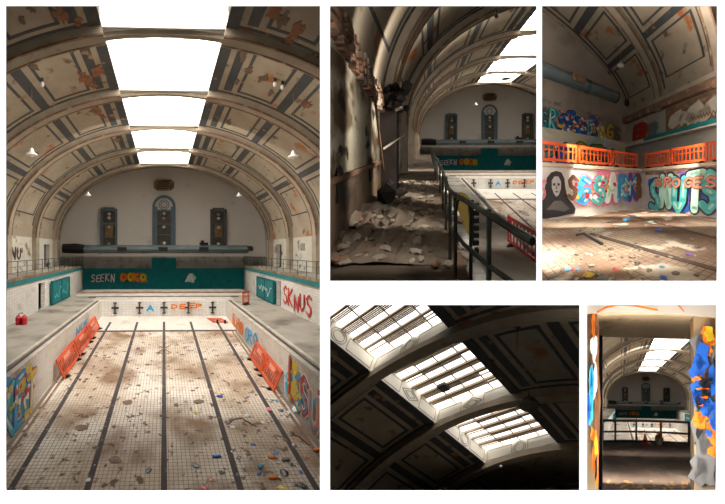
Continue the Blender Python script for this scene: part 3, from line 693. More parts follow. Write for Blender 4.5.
for px, py, c, r in ((268, 410, 'pink', .16), (296, 411, 'white', .22), (288, 413, 'white', .12), (280, 411, 'grey', .14), (232, 427, 'white', .1), (246, 416, 'white', .13), (262, 423, 'white', .1), (275, 401, 'sky', .09), (149, 469, 'black', .13), (195, 465, 'black', .13), (161, 415, 'black', .08), (29, 432, 'black', .1), (93, 373, 'black', .08), (99, 376, 'black', .08), (82, 378, 'black', .09), (86, 380, 'black', .08), (212, 373, 'black', .1), (204, 488, 'red', .12), (197, 395, 'yellow', .07), (196, 412, 'yellow', .1), (210, 479, 'orange', .09), (282, 490, 'yellow', .18), (301, 487, 'black', .12), (238, 458, 'black', .1), (292, 434, 'black', .1), (258, 431, 'black', .07), (90, 477, 'white', .08), (172, 445, 'black', .06), (183, 473, 'black', .06), (284, 474, 'black', .16), (144, 459.5, 'grey', .07)):
    litter(P1, on_floor(P1, px, py), G[c], r*.9, {'white': 'crumpled white litter scattered on the pool floor '+wh, 'black': 'small dark lump of debris on the pool floor '+wh, 'pink': 'crumpled pink litter beside the right lane line '+wh, 'grey': 'grey crumpled litter on the pool floor '+wh, 'sky': 'small pale blue litter on the right of the pool floor '+wh, 'red': 'dark red litter at the near edge of the pool floor '+wh, 'yellow': 'small yellow litter on the pool floor '+wh, 'orange': 'small orange litter on the near pool floor '+wh}[c], c+' litter on the large pool floor')
for i in range(46):
    c = rnd.choice(('white', 'sky', 'orange', 'black', 'grey', 'blue', 'brown'))
    p = on_floor(P1, 205+105*rnd.random()**.7, rnd.uniform(395, 488))
    if abs(p.x) > 4.9: continue
    litter(P1, p, G[c], rnd.uniform(.03, .075), 'small %s scrap of litter on the pool floor %s' % ({'sky': 'pale blue'}.get(c, c), wh), c+' scraps on the large pool floor', name='litter_scrap', sq=(1.5, .9, .5))
for i in range(110):
    p = on_floor(P1, rnd.uniform(20, 316), rnd.uniform(350, 489))
    if abs(p.x) > 4.8: continue
    litter(P1, p, M['rubble'] if rnd.random() < .7 else M['rubblel'], rnd.uniform(.02, .055), 'crumb of broken plaster scattered on the pool floor '+wh, 'plaster crumbs on the large pool floor', 'debris', 'plaster_crumb', (1.2, .9, .5))
for px, py, pts in ((228, 424, [(0, 0), (.25, .3), (.6, .35), (.8, 0), (1.0, -.2)]), (291, 436, [(0, 0), (.2, -.1), (.35, -.6)])):
    p = on_floor(P1, px, py); tag(MB().tube([p+Vector((a, b, .03)) for a, b in pts], .02, 6).build('loose_cable', M['black'], P1), '%s curl of dark cable on the pool floor %s' % ('left-hand' if px < 250 else 'right-hand', wh), 'cable')
# rusty patches of drain covers
for px, py in ((117, 458), (84, 425), (129, 401), (198, 401)):
    p = on_floor(P1, px, py); mb = MB(); pl = [(.22*rnd.uniform(.7, 1.3)*math.cos(a*.7), .16*rnd.uniform(.7, 1.3)*math.sin(a*.7)) for a in range(9)]
    tag(mb.prism(pl, p+Vector((0, 0, .015)), (1, 0, 0), (0, 1, .0565), (0, 0, .01)).build('drain_cover', M['brown'], P1), 'flat rusty brown cover set in the pool floor '+wh, 'drain', 'rusty covers on the large pool floor')

# ================================================================== P2: gallery walk
wh = P2.where
# thick dark pier and broken bracket of the nearest rib
t = thing('broken_pier', 'dark damaged pier with broken head beside the walkway '+wh, 'pier', P2, (-11.0, 7.4, GZ))
MB().box(-11.5, -10.93, 6.9, 7.42, GZ, 6.1).build('shaft', mat('dark_pier', (.06, .045, .04), (.03, .025, .02), 2, bump=.4), P2, t)  # mottled dark brown over the whole shaft
mb = MB(); rr = random.Random(9)
for i in range(16): mb.rock((-11.05+rr.uniform(-.2, .45), 7.1+rr.uniform(-.3, .4), 5.95+rr.uniform(-.35, .35)), rr.uniform(.12, .26), rr)
mb.build('broken_head', M['dark'], P2, t)
mb = MB()
for i in range(5): mb.rock((-10.85+rr.uniform(-.1, .25), 6.8, 5.6+rr.uniform(-.15, .2)), rr.uniform(.06, .12), rr)
mb.build('loose_plaster', M['rubblel'], P2, t)
# exposed brick strip and dado on the near left wall
mb = MB()
for i in range(26):
    y = 3.2+i*.16; z = 6.65-i*.032+rr.uniform(-.03, .03)
    for j in range(4): mb.box(-11.5, -11.36+rr.uniform(-.05, .07), y, y+.15, z-.17*j, z-.17*j+.14)
tag(mb.build('bare_brickwork', M['brick'], P2), 'ragged band of exposed brick courses high on the left wall '+wh, 'brickwork')
struct(MB().box(-11.5, -11.44, 1.5, 7.0, GZ, GZ+1.15), 'trim_dado', mat('dado_ochre', (.30, .21, .13), (.2, .14, .09), 1.2, stain=(.08, .06, .05), sscale=1, thr=.6), P2)
struct(MB().box(-11.46, -11.38, 1.5, 7.0, GZ+1.1, GZ+1.2), 'trim_dado', M['brown'], P2)
struct(MB().box(-11.5, -11.47, 1.5, 6.85, GZ+1.15, 6.0), 'wall_left', mat('blistered_plaster', (.50, .48, .38), (.34, .30, .21), 1.6, stain=(.13, .09, .055), sscale=1.2, thr=.54, soft=.06, stain2=(.04, .03, .025), thr2=.62, s2=2.0, bump=.4), P2)
for y, nm in ((3.6, 'nearest'), (5.6, 'farther')):
    tag(MB().prism([(-.1, 0), (.12, .05), (.1, .55), (.0, .62), (-.09, .5)], (-11.43, y, GZ+.75), (0, 1, 0), (0, 0, 1), (.03, 0, 0)).build('wall_hole', M['dark'], P2), nm+' dark gouge in the left wall above the rubble '+wh, 'hole')
for a, b, nm in (((-11.3, 5.2, 6.3), (-11.3, 6.6, 3.6), 'steep'), ((-11.2, 6.0, 4.25), (-10.7, 7.6, 4.75), 'slanting')):
    tag(MB().tube([a, b], .035, 6).build('loose_batten', M['brown'] if nm == 'steep' else M['rubblel'], P2), nm+' loose batten hanging off the left wall '+wh, 'batten')
graffiti(P2, (-11.47, 9.2, GZ+.3), (0, 1, 0), (0, 0, 1), (1, 0, 0), 3.4, 2.0, 'SNK', 'white', 'white and dark tag on the wall past the pier '+wh, outline='grey', seed=31, thick=.16)
# rubble
heap = MB()
rr = random.Random(21)
nx, ny = 14, 26
V = []; Fc = []
for j in range(ny+1):
    for i in range(nx+1):
        y = 3.0+j*.24; u_ = i/nx; x = -11.45+u_*2.1
        h = .24*max(0, math.cos(u_*1.6))**1.3*math.sin(math.pi*min(1, (j+.5)/ny))**.6*(1+.8*rr.uniform(-1, 1)); V.append((x, y, GZ+.005+max(0, h)))
for j in range(ny):
    for i in range(nx): k = j*(nx+1)+i; Fc.append((k, k+1, k+nx+2, k+nx+1))
o = MB().add(V, Fc).build('rubble_heap', M['rubble'], P2); tag(o, 'heap of crumbled plaster and dust along the left wall '+wh, 'rubble'); o['kind'] = 'stuff'
for i in range(260):
    y = 2.9+rr.random()**1.1*6.6; x = -11.35+rr.random()**1.5*2.2; u_ = (x+11.45)/2.1
    h = .24*max(0, math.cos(min(u_, .98)*1.6))**1.3*math.sin(math.pi*max(0.02, min(.98, (y-3)/6.24)))**.6
    s = rr.uniform(.03, .10); mb = MB(); mb.rock((x, y, GZ+h+s*.3), s, rr, (1.4, 1, .55))
    pale = rr.random() < .45
    tag(mb.build('rubble_chunk', M['rubblel'] if pale else (M['brick'] if rr.random() < .3 else M['rubble']), P2), ('pale' if pale else 'dark')+' broken chunk of rubble strewn on the walkway '+wh, 'rubble', ('pale' if pale else 'dark')+' rubble chunks on the gallery walkway')
t = thing('rubbish_sack', 'crumpled black rubbish sack beside the foot of the pier '+wh, 'sack', P2, (-10.95, 5.8, GZ))
mb = MB()
for c, r in (((-11.0, 5.6, GZ+.35), .36), ((-10.75, 6.2, GZ+.22), .26), ((-11.1, 6.5, GZ+.4), .3)): mb.rock(c, r, rr)
mb.build('sack_body', M['dark'], P2, t)
MB().rock((-10.98, 5.6, GZ+.6), .09, rr).build('knot', M['dark'], P2, t)
# bent foreground railing
XB = -9.9
t = thing('railing', 'bent dark handrail in the foreground curving away from the camera '+wh, 'railing', P2, (XB+.4, 2.5, GZ))
zt = EYE-.67
MB().tube([(XB+.42, 9, zt), (XB+.36, 5, zt), (XB+.30, 3.2, zt), (XB+.33, 2.8, zt), (XB+.42, 2.5, zt), (XB+.56, 2.0, zt), (XB+.73, 1.47, zt-.02)], .032, 8).build('handrail', M['rail'], P2, t)
zt = EYE-1.25
MB().tube([(XB+.42, 9, zt), (XB+.38, 5, zt), (XB+.34, 3.2, zt), (XB+.44, 2.6, zt), (XB+.62, 2.14, zt), (XB+.80, 1.8, zt)], .026, 8).build('rail', M['rail'], P2, t)
for x, y in ((.33, 3.15), (.37, 2.85), (.62, 2.14), (.36, 4.2), (.38, 5.4), (.4, 7.0)): MB().tube([(XB+x, y, GZ-.1), (XB+x, y, EYE-.67)], .026, 8).build('post', M['rail'], P2, t)
MB().tube([(XB+.36, 2.75, GZ-.3), (XB+.36, 2.75, EYE-.9), (XB+.38, 2.74, EYE-.76), (XB+.45, 2.72, EYE-.70), (XB+.53, 2.7, EYE-.78), (XB+.55, 2.7, EYE-.95), (XB+.55, 2.7, GZ-.3)], .024, 8).build('gate_hoop', M['rail'], P2, t)
# yellow board
t = thing('yellow_board', 'tall yellow round-topped board standing beside the gallery edge '+wh, 'board', P2, (-8.7, 7.8, 0))
pl = [(-.33, 0), (.42, 0), (.42, 2.1)]+[(.045+.375*math.cos(a*math.pi/10), 2.1+.5*math.sin(a*math.pi/10)) for a in range(11)]+[(-.33, 2.1)]
MB().prism(pl, (-8.72, 7.8, 0), (1, 0, 0), (0, 0, 1), (0, .12, 0)).build('face', mat('faded_yellow', (.62, .47, .13), (.5, .36, .1), 1.5, stain=(.3, .22, .1), sscale=1.2, thr=.66), P2, t)
mb = MB(); [mb.box(-8.72+.44, -8.72+.72, 7.8+.02, 7.95, .05+i*.28, .05+i*.28+.17) for i in range(8)]; mb.build('side_ladder', M['black'], P2, t)
MB().box(-8.72+.42, -8.72+.52, 7.8, 7.9, 0, 2.3).build('edge', M['black'], P2, t)
barrier(P2, (-6.35, 9.3, 0), (.22, -1, 0), (0, 0, 1), 'red and white pedestrian barrier standing on the lower deck '+wh, m='red', Wd=2.6, Ht=1.25)
t = thing('disc_lamp', 'flat round dark lamp hanging under the skylight '+wh, 'lamp', P2, (2.2, 32.0, 12))
p = P2.at(505, 80, 1, 20.5)
MB().lathe((p.x, p.y, p.z), [(.4, 0), (.42, .06), (.1, .16)], 16).build('lamp_shade', M['frame'], P2, t); MB().tube([(p.x, p.y, p.z+.1), (p.x, p.y, p.z+.9)], .03, 6).build('stem', M['dark'], P2, t)
p = P2.at(475.5, 105.5, 1, 28); pendant(P2, p.x, p.y, p.z, p.z+3, 'small white pendant lamp in front of the end wall '+wh, r=.26)
p = P2.at(495.5, 20, 1, 12.3); q_ = thing('pulley', 'small dark pulley fixed to the vault near the skylight '+wh, 'pulley', P2, p)
MB().lathe(p, [(.05, 0), (.12, .1), (.05, .22)], 8).build('wheel', M['black'], P2, q_); MB().tube([p, p+Vector((.05, 0, 1.0))], .02, 5).build('rod', M['black'], P2, q_)
t = thing('red_box', 'small red box at the far end of the gallery railing '+wh, 'box', P2, (-8.6, 31, 0))
MB().box(-8.8, -8.2, 31, 31.5, 0, 1.0).build('body', M['red'], P2, t); MB().box(-8.85, -8.15, 30.95, 31.55, 1.0, 1.08).build('lid', M['brown'], P2, t)

# ================================================================== P3: pool corner
wh = P3.where
D3 = Dim(cx=11-11.5, a=11.5, b=5.8, zs=6.4)
PX, PY, HX, HY = 8.49, 8.48, 11.0, 13.0
FZ, DZ = -1.6, .88
XL = -14.0
struct(MB().box(XL, PX, -12, PY, FZ-.2, FZ), 'floor', mat('dirty_mosaic', (.62, .51, .39), (.42, .30, .20), .6, grid=(.16, .16), grout=(.22, .15, .1), stain=(.17, .10, .06), sscale=.45, thr=.52, soft=.08, stain2=(.66, .58, .47), thr2=.60, s2=1.1, gw=.08), P3)
struct(MB().box(XL, PX+.2, PY, PY+.2, FZ-.2, DZ), 'wall_pool_end', mat('graffiti_wall_white', (.62, .58, .54), (.52, .48, .44), 1, stain=(.4, .34, .28), sscale=.8, thr=.66), P3)
struct(MB().box(PX, PX+.2, -12, PY, FZ-.2, DZ), 'wall_pool_right', MATS['graffiti_wall_white'], P3)
tan = mat('coping_tan', (.58, .48, .36), (.44, .35, .26), 1)
struct(MB().box(XL, PX+.3, PY-.1, PY+.5, DZ-.06, DZ+.12), 'trim_coping', tan, P3)
struct(MB().box(PX-.1, PX+.5, -12, PY, DZ-.06, DZ+.12), 'trim_coping', tan, P3)
struct(MB().box(PX-.03, PX, -12, PY-.4, DZ-.32, DZ-.12), 'trim_gutter', M['brown'], P3)
struct(MB().box(XL, HX, PY+.2, HY, DZ-.2, DZ), 'floor_deck', M['deck'], P3)
struct(MB().box(PX+.2, HX, -12, PY+.2, DZ-.2, DZ), 'floor_deck', M['deck'], P3)
mb = MB(); n = 30; vs_ = []
poly = [(XL, DZ-.2)]+[(HX, DZ-.2)]+[(D3.p(a*math.pi/2/n)[0], D3.p(a*math.pi/2/n)[1]) for a in range(n+1)]+[(XL, D3.zs+D3.b)]
mb.prism(poly, (0, HY, 0), (1, 0, 0), (0, 0, 1), (0, .3, 0)); struct(mb, 'wall_end', mat('end_plaster_mauve', (.43, .36, .30), (.36, .30, .25), .5, stain=(.3, .24, .19), sscale=.5, thr=.62), P3)
struct(MB().box(HX, HX+.3, -12, HY, DZ-.2, D3.zs), 'wall_right', mat('side_wall_grimy', (.46, .43, .37), (.36, .33, .28), .8), P3)
# gallery band with teal fascia
struct(MB().box(HX-.7, HX, -12, HY, 3.3, 3.6), 'floor_gallery', M['coping'], P3)
struct(MB().box(HX-.74, HX-.7, -12, HY-3.0, 3.4, 3.66), 'trim_fascia', M['teal'], P3)
struct(MB().box(XL, HX-.7, HY-.7, HY, 3.15, 3.75), 'floor_gallery', mat('ledge_cream', (.70, .62, .46), (.56, .50, .38), 1, stain=(.35, .42, .38), sscale=.8, thr=.6), P3)
struct(MB().box(HX-.45, HX, -12, HY, D3.zs-.75, D3.zs-.25), 'trim_cornice', M['brown'], P3)
struct(MB().box(HX-.5, HX, -12, HY, D3.zs-.25, D3.zs+.05), 'trim_cornice', M['rib'], P3)
YS3 = [0.1, 4.55, 8.9, HY]
for a, b in zip([-4.2]+YS3[:-1], YS3):
    PURL = (6.3, 9.2); vault_bay(P3, D3, a, b, sides=(1,), sky=True, xs=2.6)
PURL = (6.5, 9.8)
struct(MB().box(-6, 2.1, -12, HY, 13.2, 13.5), 'ceiling', M['vault'], P3)
for i, y in enumerate((8.9, 4.55, .1)):
    rib(P3, D3, y, 'broad beige vault rib, %s from the hall corner %s' % (['first', 'second', 'third'][i], wh), sides=(1,), z0=5.6, hw=.27, dep=.4)
# duct
t = thing('ventilation_duct', 'fat blue-grey duct hanging on the end wall above the graffiti '+wh, 'duct', P3, (3, HY-.8, 7))
MB().tube([(XL+6, HY-.8, 7.4), (9.2, HY-.8, 7.4)], .44, 16).build('pipe', M['duct'], P3, t)
for X in (2.0, 6.4): MB().tube([(X, HY-.8, 7.4), (X+.3, HY-.8, 7.4)], .48, 16).build('joint_ring', M['frame'], P3, t)
MB().box(5.2, 6.1, HY-1.32, HY-1.15, 7.2, 7.7).build('grille', M['brown'], P3, t)
MB().tube([(9.2, HY-.8, 7.4), (9.3, HY-.8, 7.4)], .47, 16).build('end_cap', M['black'], P3, t)
p = P3.at(628.5, 104, 1, 12.6)
t = thing('loudspeaker', 'dark round loudspeaker in the corner below the vault '+wh, 'loudspeaker', P3, p)
MB().lathe(p-Vector((0, 0, .35)), [(.2, 0), (.38, .15), (.38, .55), (.2, .75)], 12).build('horn', M['dark'], P3, t); MB().tube([p, p+Vector((.1, .4, .1))], .05, 6).build('bracket', M['black'], P3, t)
p = P3.at(621, 68, 1, 9.8); pendant(P3, p.x, p.y, p.z, D3.p(D3.ph(p.x-D3.cx))[1], 'white pendant lamp hanging against the vault '+wh, r=.24)
# upper graffiti
def g3(px0, px1, py0, py1, plane, off, *a, **k):
    ax = 1 if plane == 'end' else 0
    v0 = P3.at(px0, py0, ax, off); v1 = P3.at(px1, py0, ax, off); vt = P3.at(px0, py1, ax, off)
    if plane == 'end': return graffiti(P3, (v0.x, off, v0.z), (1, 0, 0), (0, 0, 1), (0, -1, 0), v1.x-v0.x, vt.z-v0.z, *a, **k)
    return graffiti(P3, (off, v0.y, v0.z), (0, -1, 0), (0, 0, 1), (-1, 0, 0), v0.y-v1.y, vt.z-v0.z, *a, **k)
YU = HY-.03
g3(541, 557, 127, 106, 'end', YU, 'GR', ['teal', 'cyan'], 'teal graffiti at the left end of the upper wall '+wh, back=['grey', 'teal'], seed=41, shine='white')
g3(560, 583, 131, 110, 'end', YU, 'SEK', 'blue', 'big bright blue graffiti above the orange barriers '+wh, back=['blue', 'orange', 'sky'], seed=42, shine='sky', thick=.36, blobs=3)
g3(583, 598, 135, 118, 'end', YU, 'ROS', ['blue', 'sky'], 'dark blue graffiti with orange flecks beside the brighter one '+wh, back=['blue', 'orange', 'purple'], seed=43, thick=.34, blobs=3)
g3(599, 606, 138.5, 126, 'end', YU-.02, 'N', 'yellow', 'pale yellow square painted beside the dark blue graffiti '+wh, outline='brown', back=['yellow', 'white'], seed=44, thick=.1)
g3(607, 621, 138, 122, 'end', YU, 'GS', ['yellow', 'brown'], 'brown and yellow graffiti near the hall corner '+wh, back=['brown', 'green'], seed=45, outline='grey')
g3(586, 604, 119, 112, 'end', YU, 'TEK', 'brown', 'thin brown tag above the dark blue graffiti '+wh, outline=None, seed=46, thick=.12)
g3(543, 565, 101, 98, 'end', YU, 'NE', 'grey', 'faint grey smear under the duct at the far left '+wh, outline=None, seed=47, thick=.3)
g3(633, 647, 141, 128, 'side', HX-.03, 'ED', 'red', 'red block graffiti on the side wall by the corner '+wh, outline='brown', back=['salmon', 'red'], seed=48, thick=.3)
g3(648, 656, 138, 125, 'side', HX-.03, 'D', 'grey', 'slate grey block painted beside the red one '+wh, outline='grey', back=['grey', 'teal'], seed=49)
# peeling mural panel
t = thing('peeling_panel', 'peeling brown and cream plaster panel on the side wall '+wh, 'wall panel', P3, (HX, 6.5, 3.8))
MB().box(HX-.04, HX, 3.9, 8.4, 3.75, 5.6).build('ground', M['brown'], P3, t)
mb = MB(); rr = random.Random(6)
for cx, cy, r in ((.6, .6, .45), (1.0, .95, .4), (1.5, .6, .5), (2.3, .8, .6), (2.8, .5, .5), (3.3, .8, .5), (1.9, .4, .4), (3.9, .7, .35)):
    mb.prism([(cx+r*rr.uniform(.7, 1.3)*math.cos(a*.57), cy+r*rr.uniform(.7, 1.4)*math.sin(a*.57)) for a in range(11)], (HX-.04, 8.3, 3.85), (0, -1, 0), (0, 0, 1), (-.02, 0, 0))
mb.build('cream_patch', mat('cream_patch', (.66, .60, .48), (.5, .44, .34), 2), P3, t)
mb = MB(); mb.ribbon([(1.9+.1*i, .25+.25*(i % 2)) for i in range(18)], .05, (HX-.07, 8.3, 3.9), (0, -1, 0), (0, 0, 1), (-.01, 0, 0)); mb.build('scrawl', G['brown'], P3, t)
# orange barriers along both deck edges
for i in range(5):
    x = PX-.15-2.12*(i+1)
    barrier(P3, (x, PY+.12, DZ+.12), (1, 0, 0), (0, 0, 1), 'orange end deck barrier, %s from the corner, %s' % (ORD[i].replace('nearest', 'first'), wh), Wd=2.05, Ht=1.0, panel=False)
for i in range(3):
    y = PY-.1-2.12*(i+1)
    barrier(P3, (PX+.12, y, DZ+.12), (0, 1, 0), (0, 0, 1), 'orange side deck barrier, %s from the corner, %s' % (ORD[i].replace('nearest', 'first'), wh), Wd=2.05, Ht=1.0, panel=False)
# low clutter behind barriers
low = graffiti(P3, (-2, HY-.72, DZ+.3), (1, 0, 0), (0, 0, 1), (0, -1, 0), 11, 1.7, 'SKETROSEN', ['teal', 'blue', 'yellow', 'green'], 'mixed colour graffiti on the wall behind the orange barriers '+wh, back=['grey', 'white', 'brown', 'cyan'], seed=50)
struct(MB().box(XL, HX-.7, HY-.7, HY-.6, DZ, 3.2), 'wall_end', MATS['graffiti_wall_white'], P3)
# big pool wall pieces
g3(577, 637, 202, 174, 'end', PY-.03, 'GSARK', ['sky', 'cyan', 'white', 'sky', 'blue'], 'large pink and blue bubble graffiti on the end pool wall '+wh, outline='pink', shine='mint', back=['pink', 'teal', 'pink', 'white'], seed=51, thick=.34, blobs=3)
g3(632, 640, 196, 174, 'end', PY-.05, 'I', 'brown', 'brown scrawl right beside the pool corner '+wh, outline=None, seed=52, thick=.35, back='brown')
g3(568, 578, 201, 176, 'end', PY-.05, 'S', 'brown', 'dark brown curl between the hooded figure and the pink graffiti '+wh, outline=None, seed=53, thick=.3)
g3(648, 716, 207, 178, 'side', PX-.03, 'SNUTS', ['cyan', 'mint'], 'large turquoise and purple lettering on the side pool wall '+wh, outline='black', shine='mint', back=['purple', 'purple', 'blue'], seed=54, thick=.36)
g3(654, 714, 187, 179, 'side', PX-.07, 'SROGES', 'salmon', 'salmon pink lettering over the turquoise piece '+wh, outline='brown', seed=55, thick=.22)
# hooded woman stencil, in plain greys
t = thing('mural_figure', 'black and grey sprayed hooded woman on the pool wall '+wh, 'graffiti', P3, P3.at(558, 216, 1, PY-.03))
def mp(px, py, lay): p_ = P3.at(px, py, 1, PY-.03); return (p_.x, p_.z)
def layer(pts, m_, lay, nm):
    MB().prism([mp(x, y, 0) for x, y in pts], (0, PY-.01-.012*lay, 0), (1, 0, 0), (0, 0, 1), (0, -.01, 0)).build(nm, m_, P3, t)
layer([(541, 217), (542, 205), (545, 197), (547, 186), (549, 177), (553, 172), (558, 170.5), (563, 172), (566, 178), (567, 188), (569, 197), (574, 203), (577, 208), (576, 213), (568, 214), (560, 216), (552, 217), (548, 218)], G['black'], 1, 'robe')
layer([(553.5, 180), (556, 176), (560, 176), (562.5, 181), (562.5, 188), (560.5, 194), (558, 196), (555.5, 193), (553.5, 187)], mat('spray_pale_grey', (.48, .46, .45)), 2, 'face')
layer([(554.5, 183), (556.8, 182.5), (556.8, 185), (555, 185.2)], G['black'], 3, 'eye'); layer([(559, 182.5), (561.3, 183), (561, 185.2), (559.1, 185)], G['black'], 3, 'eye')
layer([(556.8, 190.6), (559.6, 190.6), (559.2, 191.8), (557.2, 191.8)], G['black'], 3, 'mouth'); layer([(557.7, 185), (558.4, 185), (558.8, 188.6), (557.3, 188.6)], G['grey'], 3, 'nose')
layer([(548, 209), (556, 200), (563, 200), (571, 208), (566, 211), (556, 209)], mat('spray_mid_grey', (.16, .155, .15)), 2, 'sleeve')
g3(541, 547, 199, 178, 'end', PY-.012, 'S', 'pink', 'pink swirl sprayed at the left edge beside the hooded figure '+wh, outline=None, seed=56, thick=.25)
# floor lines
fm = M['lane']
def fp(px, py): p_ = P3.at(px, py, 2, FZ); return Vector((p_.x, p_.y))
for i, ((ax_, ay_), (bx_, by_), wd) in enumerate((((592, 233), (722, 271), .16), ((622, 213), (722, 240), .14))):
    A_, B_ = fp(ax_, ay_), fp(bx_, by_)
    o = MB().ribbon([A_, B_], wd, (0, 0, FZ), (1, 0, 0), (0, 1, 0), (0, 0, .012)).build('lane_line', mat('lane_rusty', (.10, .06, .05), (.05, .035, .03), 2), P3); 
    if o: tag(o, '%s dark lane strip crossing the littered pool floor %s' % (['nearer', 'farther'][i], wh), 'lane line')
p = P3.at(585, 232.5, 2, FZ+.05); p2 = P3.at(603, 243, 2, FZ+.05)
tag(MB().tube([p+Vector((-.25, 0, 0)), p, p2], .04, 6).build('bent_pipe', M['dark'], P3), 'bent dark pipe lying on the pool floor '+wh, 'pipe')
rnd = random.Random(14)
def p3f(px, py): p_ = P3.at(px, py, 2, FZ); return p_
for px, py, c, r in ((626, 220, 'sky', .2), (633, 216, 'sky', .16), (657, 230, 'blue', .13), (650, 222, 'mint', .14), (662, 277, 'blue', .07), (661, 266, 'sky', .06), (569, 269, 'sky', .07), (578, 269, 'sky', .05), (616, 268, 'red', .06), (687, 254, 'purple', .09), (610, 222, 'grey', .12), (574, 268.5, 'red', .05), (590, 275, 'yellow', .1), (604, 278, 'grey', .1)):
    litter(P3, p3f(px, py), G[c], r, '%s litter on the dirty pool floor %s' % ({'sky': 'light blue', 'mint': 'pale green'}.get(c, c), wh), c+' litter on the corner pool floor')
for i in range(130):
    if i < 75: p = p3f(rnd.uniform(543, 640), rnd.uniform(245, 281))
    else: p = p3f(rnd.uniform(543, 717), rnd.uniform(222, 281))
    pale = rnd.random() < .5
    litter(P3, p, M['rubblel'] if pale else M['rubble'], rnd.uniform(.02, .07), ('pale' if pale else 'dark brown')+' fragment of plaster rubble on the pool floor '+wh, ('pale' if pale else 'dark')+' plaster fragments on the corner pool floor', 'debris', 'plaster_fragment', (1.4, 1, .5))

# ================================================================== P4: looking up at the skylight
wh = P4.where
ys = [7.75-4.87*1, 7.75, 12.6, 17.45, 22.3, 27.2, 32.1, 36.9]
for a, b in zip(ys[:-1], ys[1:]): vault_bay(P4, D0, a, b, sky=a < 22)
for i, y in enumerate(ys[1:]): rib(P4, D0, y, 'dark curved roof rib, %s from the upper left corner %s' % (ORD[i].replace('nearest', 'first'), wh))
nm = ['leftmost', 'second from left', 'middle', 'rightmost', 'last']
for i, (a, b) in enumerate(zip(ys[:-1], ys[1:])):
    if i in (1, 2, 3): skylight(P4, D0, a, b, '%s skylight bay with cream moulded sides %s' % ({1: 'upper left', 2: 'central', 3: 'lower right'}[i], wh), bars=True, motif=i % 2 == 0)
    elif i == 0: skylight(P4, D0, a, b, 'skylight bay cut off by the upper left corner '+wh, bars=True, motif=1)
p = P4.at(444, 386, 2, 14.5)
tag(MB().box(p.x-.25, p.x+.25, p.y-.25, p.y+.25, 14.3, 14.5).build('vent_box', M['black'], P4), 'small black square vent box under the central skylight glass '+wh, 'vent')
p = P4.at(528, 406, 2, 12.2)
t = thing('dome_lamp', 'grey round-topped lamp hanging at the skylight edge '+wh, 'lamp', P4, p)
MB().lathe(p, [(.1, -.1), (.42, 0), (.46, .12), (.34, .3), (.1, .38)], 18).build('lamp_shade', mat('lamp_grey', (.16, .16, .14)), P4, t)
MB().tube([p+Vector((0, 0, .35)), p+Vector((0, 0, 1.0))], .025, 6).build('stem', M['dark'], P4, t)
p = P4.at(517, 326, 2, 12.6)
t = thing('ceiling_hook', 'black hook and ball hanging at the upper right '+wh, 'hook', P4, p)
MB().lathe(p-Vector((0, 0, .1)), [(.03, 0), (.12, .06), (.12, .14), (.03, .2)], 10).build('ball', M['black'], P4, t)
MB().tube([p+Vector((0, 0, .1)), p+Vector((0, 0, .6)), p+Vector((.15, 0, .75))], .025, 6).build('hook', M['black'], P4, t)
MB().tube([p-Vector((0, 0, .1)), p-Vector((0, 0, 1.3))], .012, 5).build('cord', M['dark'], P4, t)
p = P4.at(500, 466, 2, 11.8)
tag(MB().lathe(p, [(.02, 0), (.08, .04), (.08, .1), (.02, .16)], 8).build('ceiling_bulb', M['lampw'], P4), 'tiny pale bulb below the lower right skylight '+wh, 'lamp')

# ================================================================== P5: doorway onto the deck
wh = P5.where
C5 = P5.pos; GZ5 = GZ
def cp(px, py, d): return C5+P5.ray(px, py)*d
YF = C5.y
struct(MB().box(-12, 12, -6, 1.9, GZ5-.2, GZ5), 'floor', mat('walkway_brown', (.17, .12, .09), (.10, .075, .06), 1.5, stain=(.27, .21, .17), sscale=1.2, thr=.58, bump=.3), P5)
d1, d2 = 1.25, 1.75
xl = cp(599.5, 0, d1+.06).x; xr = cp(691, 0, d1).x
ztop = cp(600, 338, d2).z
doorm = mat('jamb_plaster', (.42, .33, .22), (.30, .22, .14), 2, stain=(.5, .25, .08), sscale=2.5, thr=.6)
jl = struct(MB().box(xl-1.5, xl, YF+d1, YF+d1+.06, GZ5, 6.8), 'wall_left', doorm, P5)
jr = struct(MB().box(xr, xr+1.5, YF+d1, YF+d1+.06, GZ5, 6.8), 'wall_right', doorm, P5)
# arched lintel: reveal rises towards the viewer
mb = MB(); n = 14; vs_ = []; fs = []
for i in range(n+1):
    u_ = i/n; x = xl-.5+(xr-xl+1.2)*u_; ar = .07*math.sin(math.pi*u_)
    z1 = cp(650, 322, d1).z+ar-.02*u_; z2 = ztop+ar*.0-.04*u_
    vs_ += [(x, YF+d1, z1), (x, YF+d2, z2), (x, YF+d2, z2+.9), (x, YF+d1, z1+.9)]
for i in range(n): fs += [(i*4+j, i*4+(j+1) % 4, i*4+4+(j+1) % 4, i*4+4+j) for j in range(4)]
fs += [(0, 1, 2, 3), (n*4+3, n*4+2, n*4+1, n*4)]
struct(mb.add(vs_, fs), 'trim_lintel', mat('lintel_tan', (.74, .58, .38), (.60, .45, .28), 2, stain=(.25, .17, .1), sscale=2, thr=.62), P5)
mb = MB(); vs_ = []
for i in range(n+1):
    u_ = i/n; x = xl-.5+(xr-xl+1.1)*u_; ar = .07*math.sin(math.pi*max(0, min(1, u_)))
    z1 = cp(650, 318, d1-.02).z+ar-.05*u_
    vs_ += [(x, YF+d1-.02, z1), (x, YF+d1-.02, z1+.9), (x, YF+d1, z1+.9), (x, YF+d1, z1)]
struct(mb.add(vs_, fs), 'wall_front', mat('white_emulsion', (.74, .68, .60), (.62, .55, .46), 2), P5)
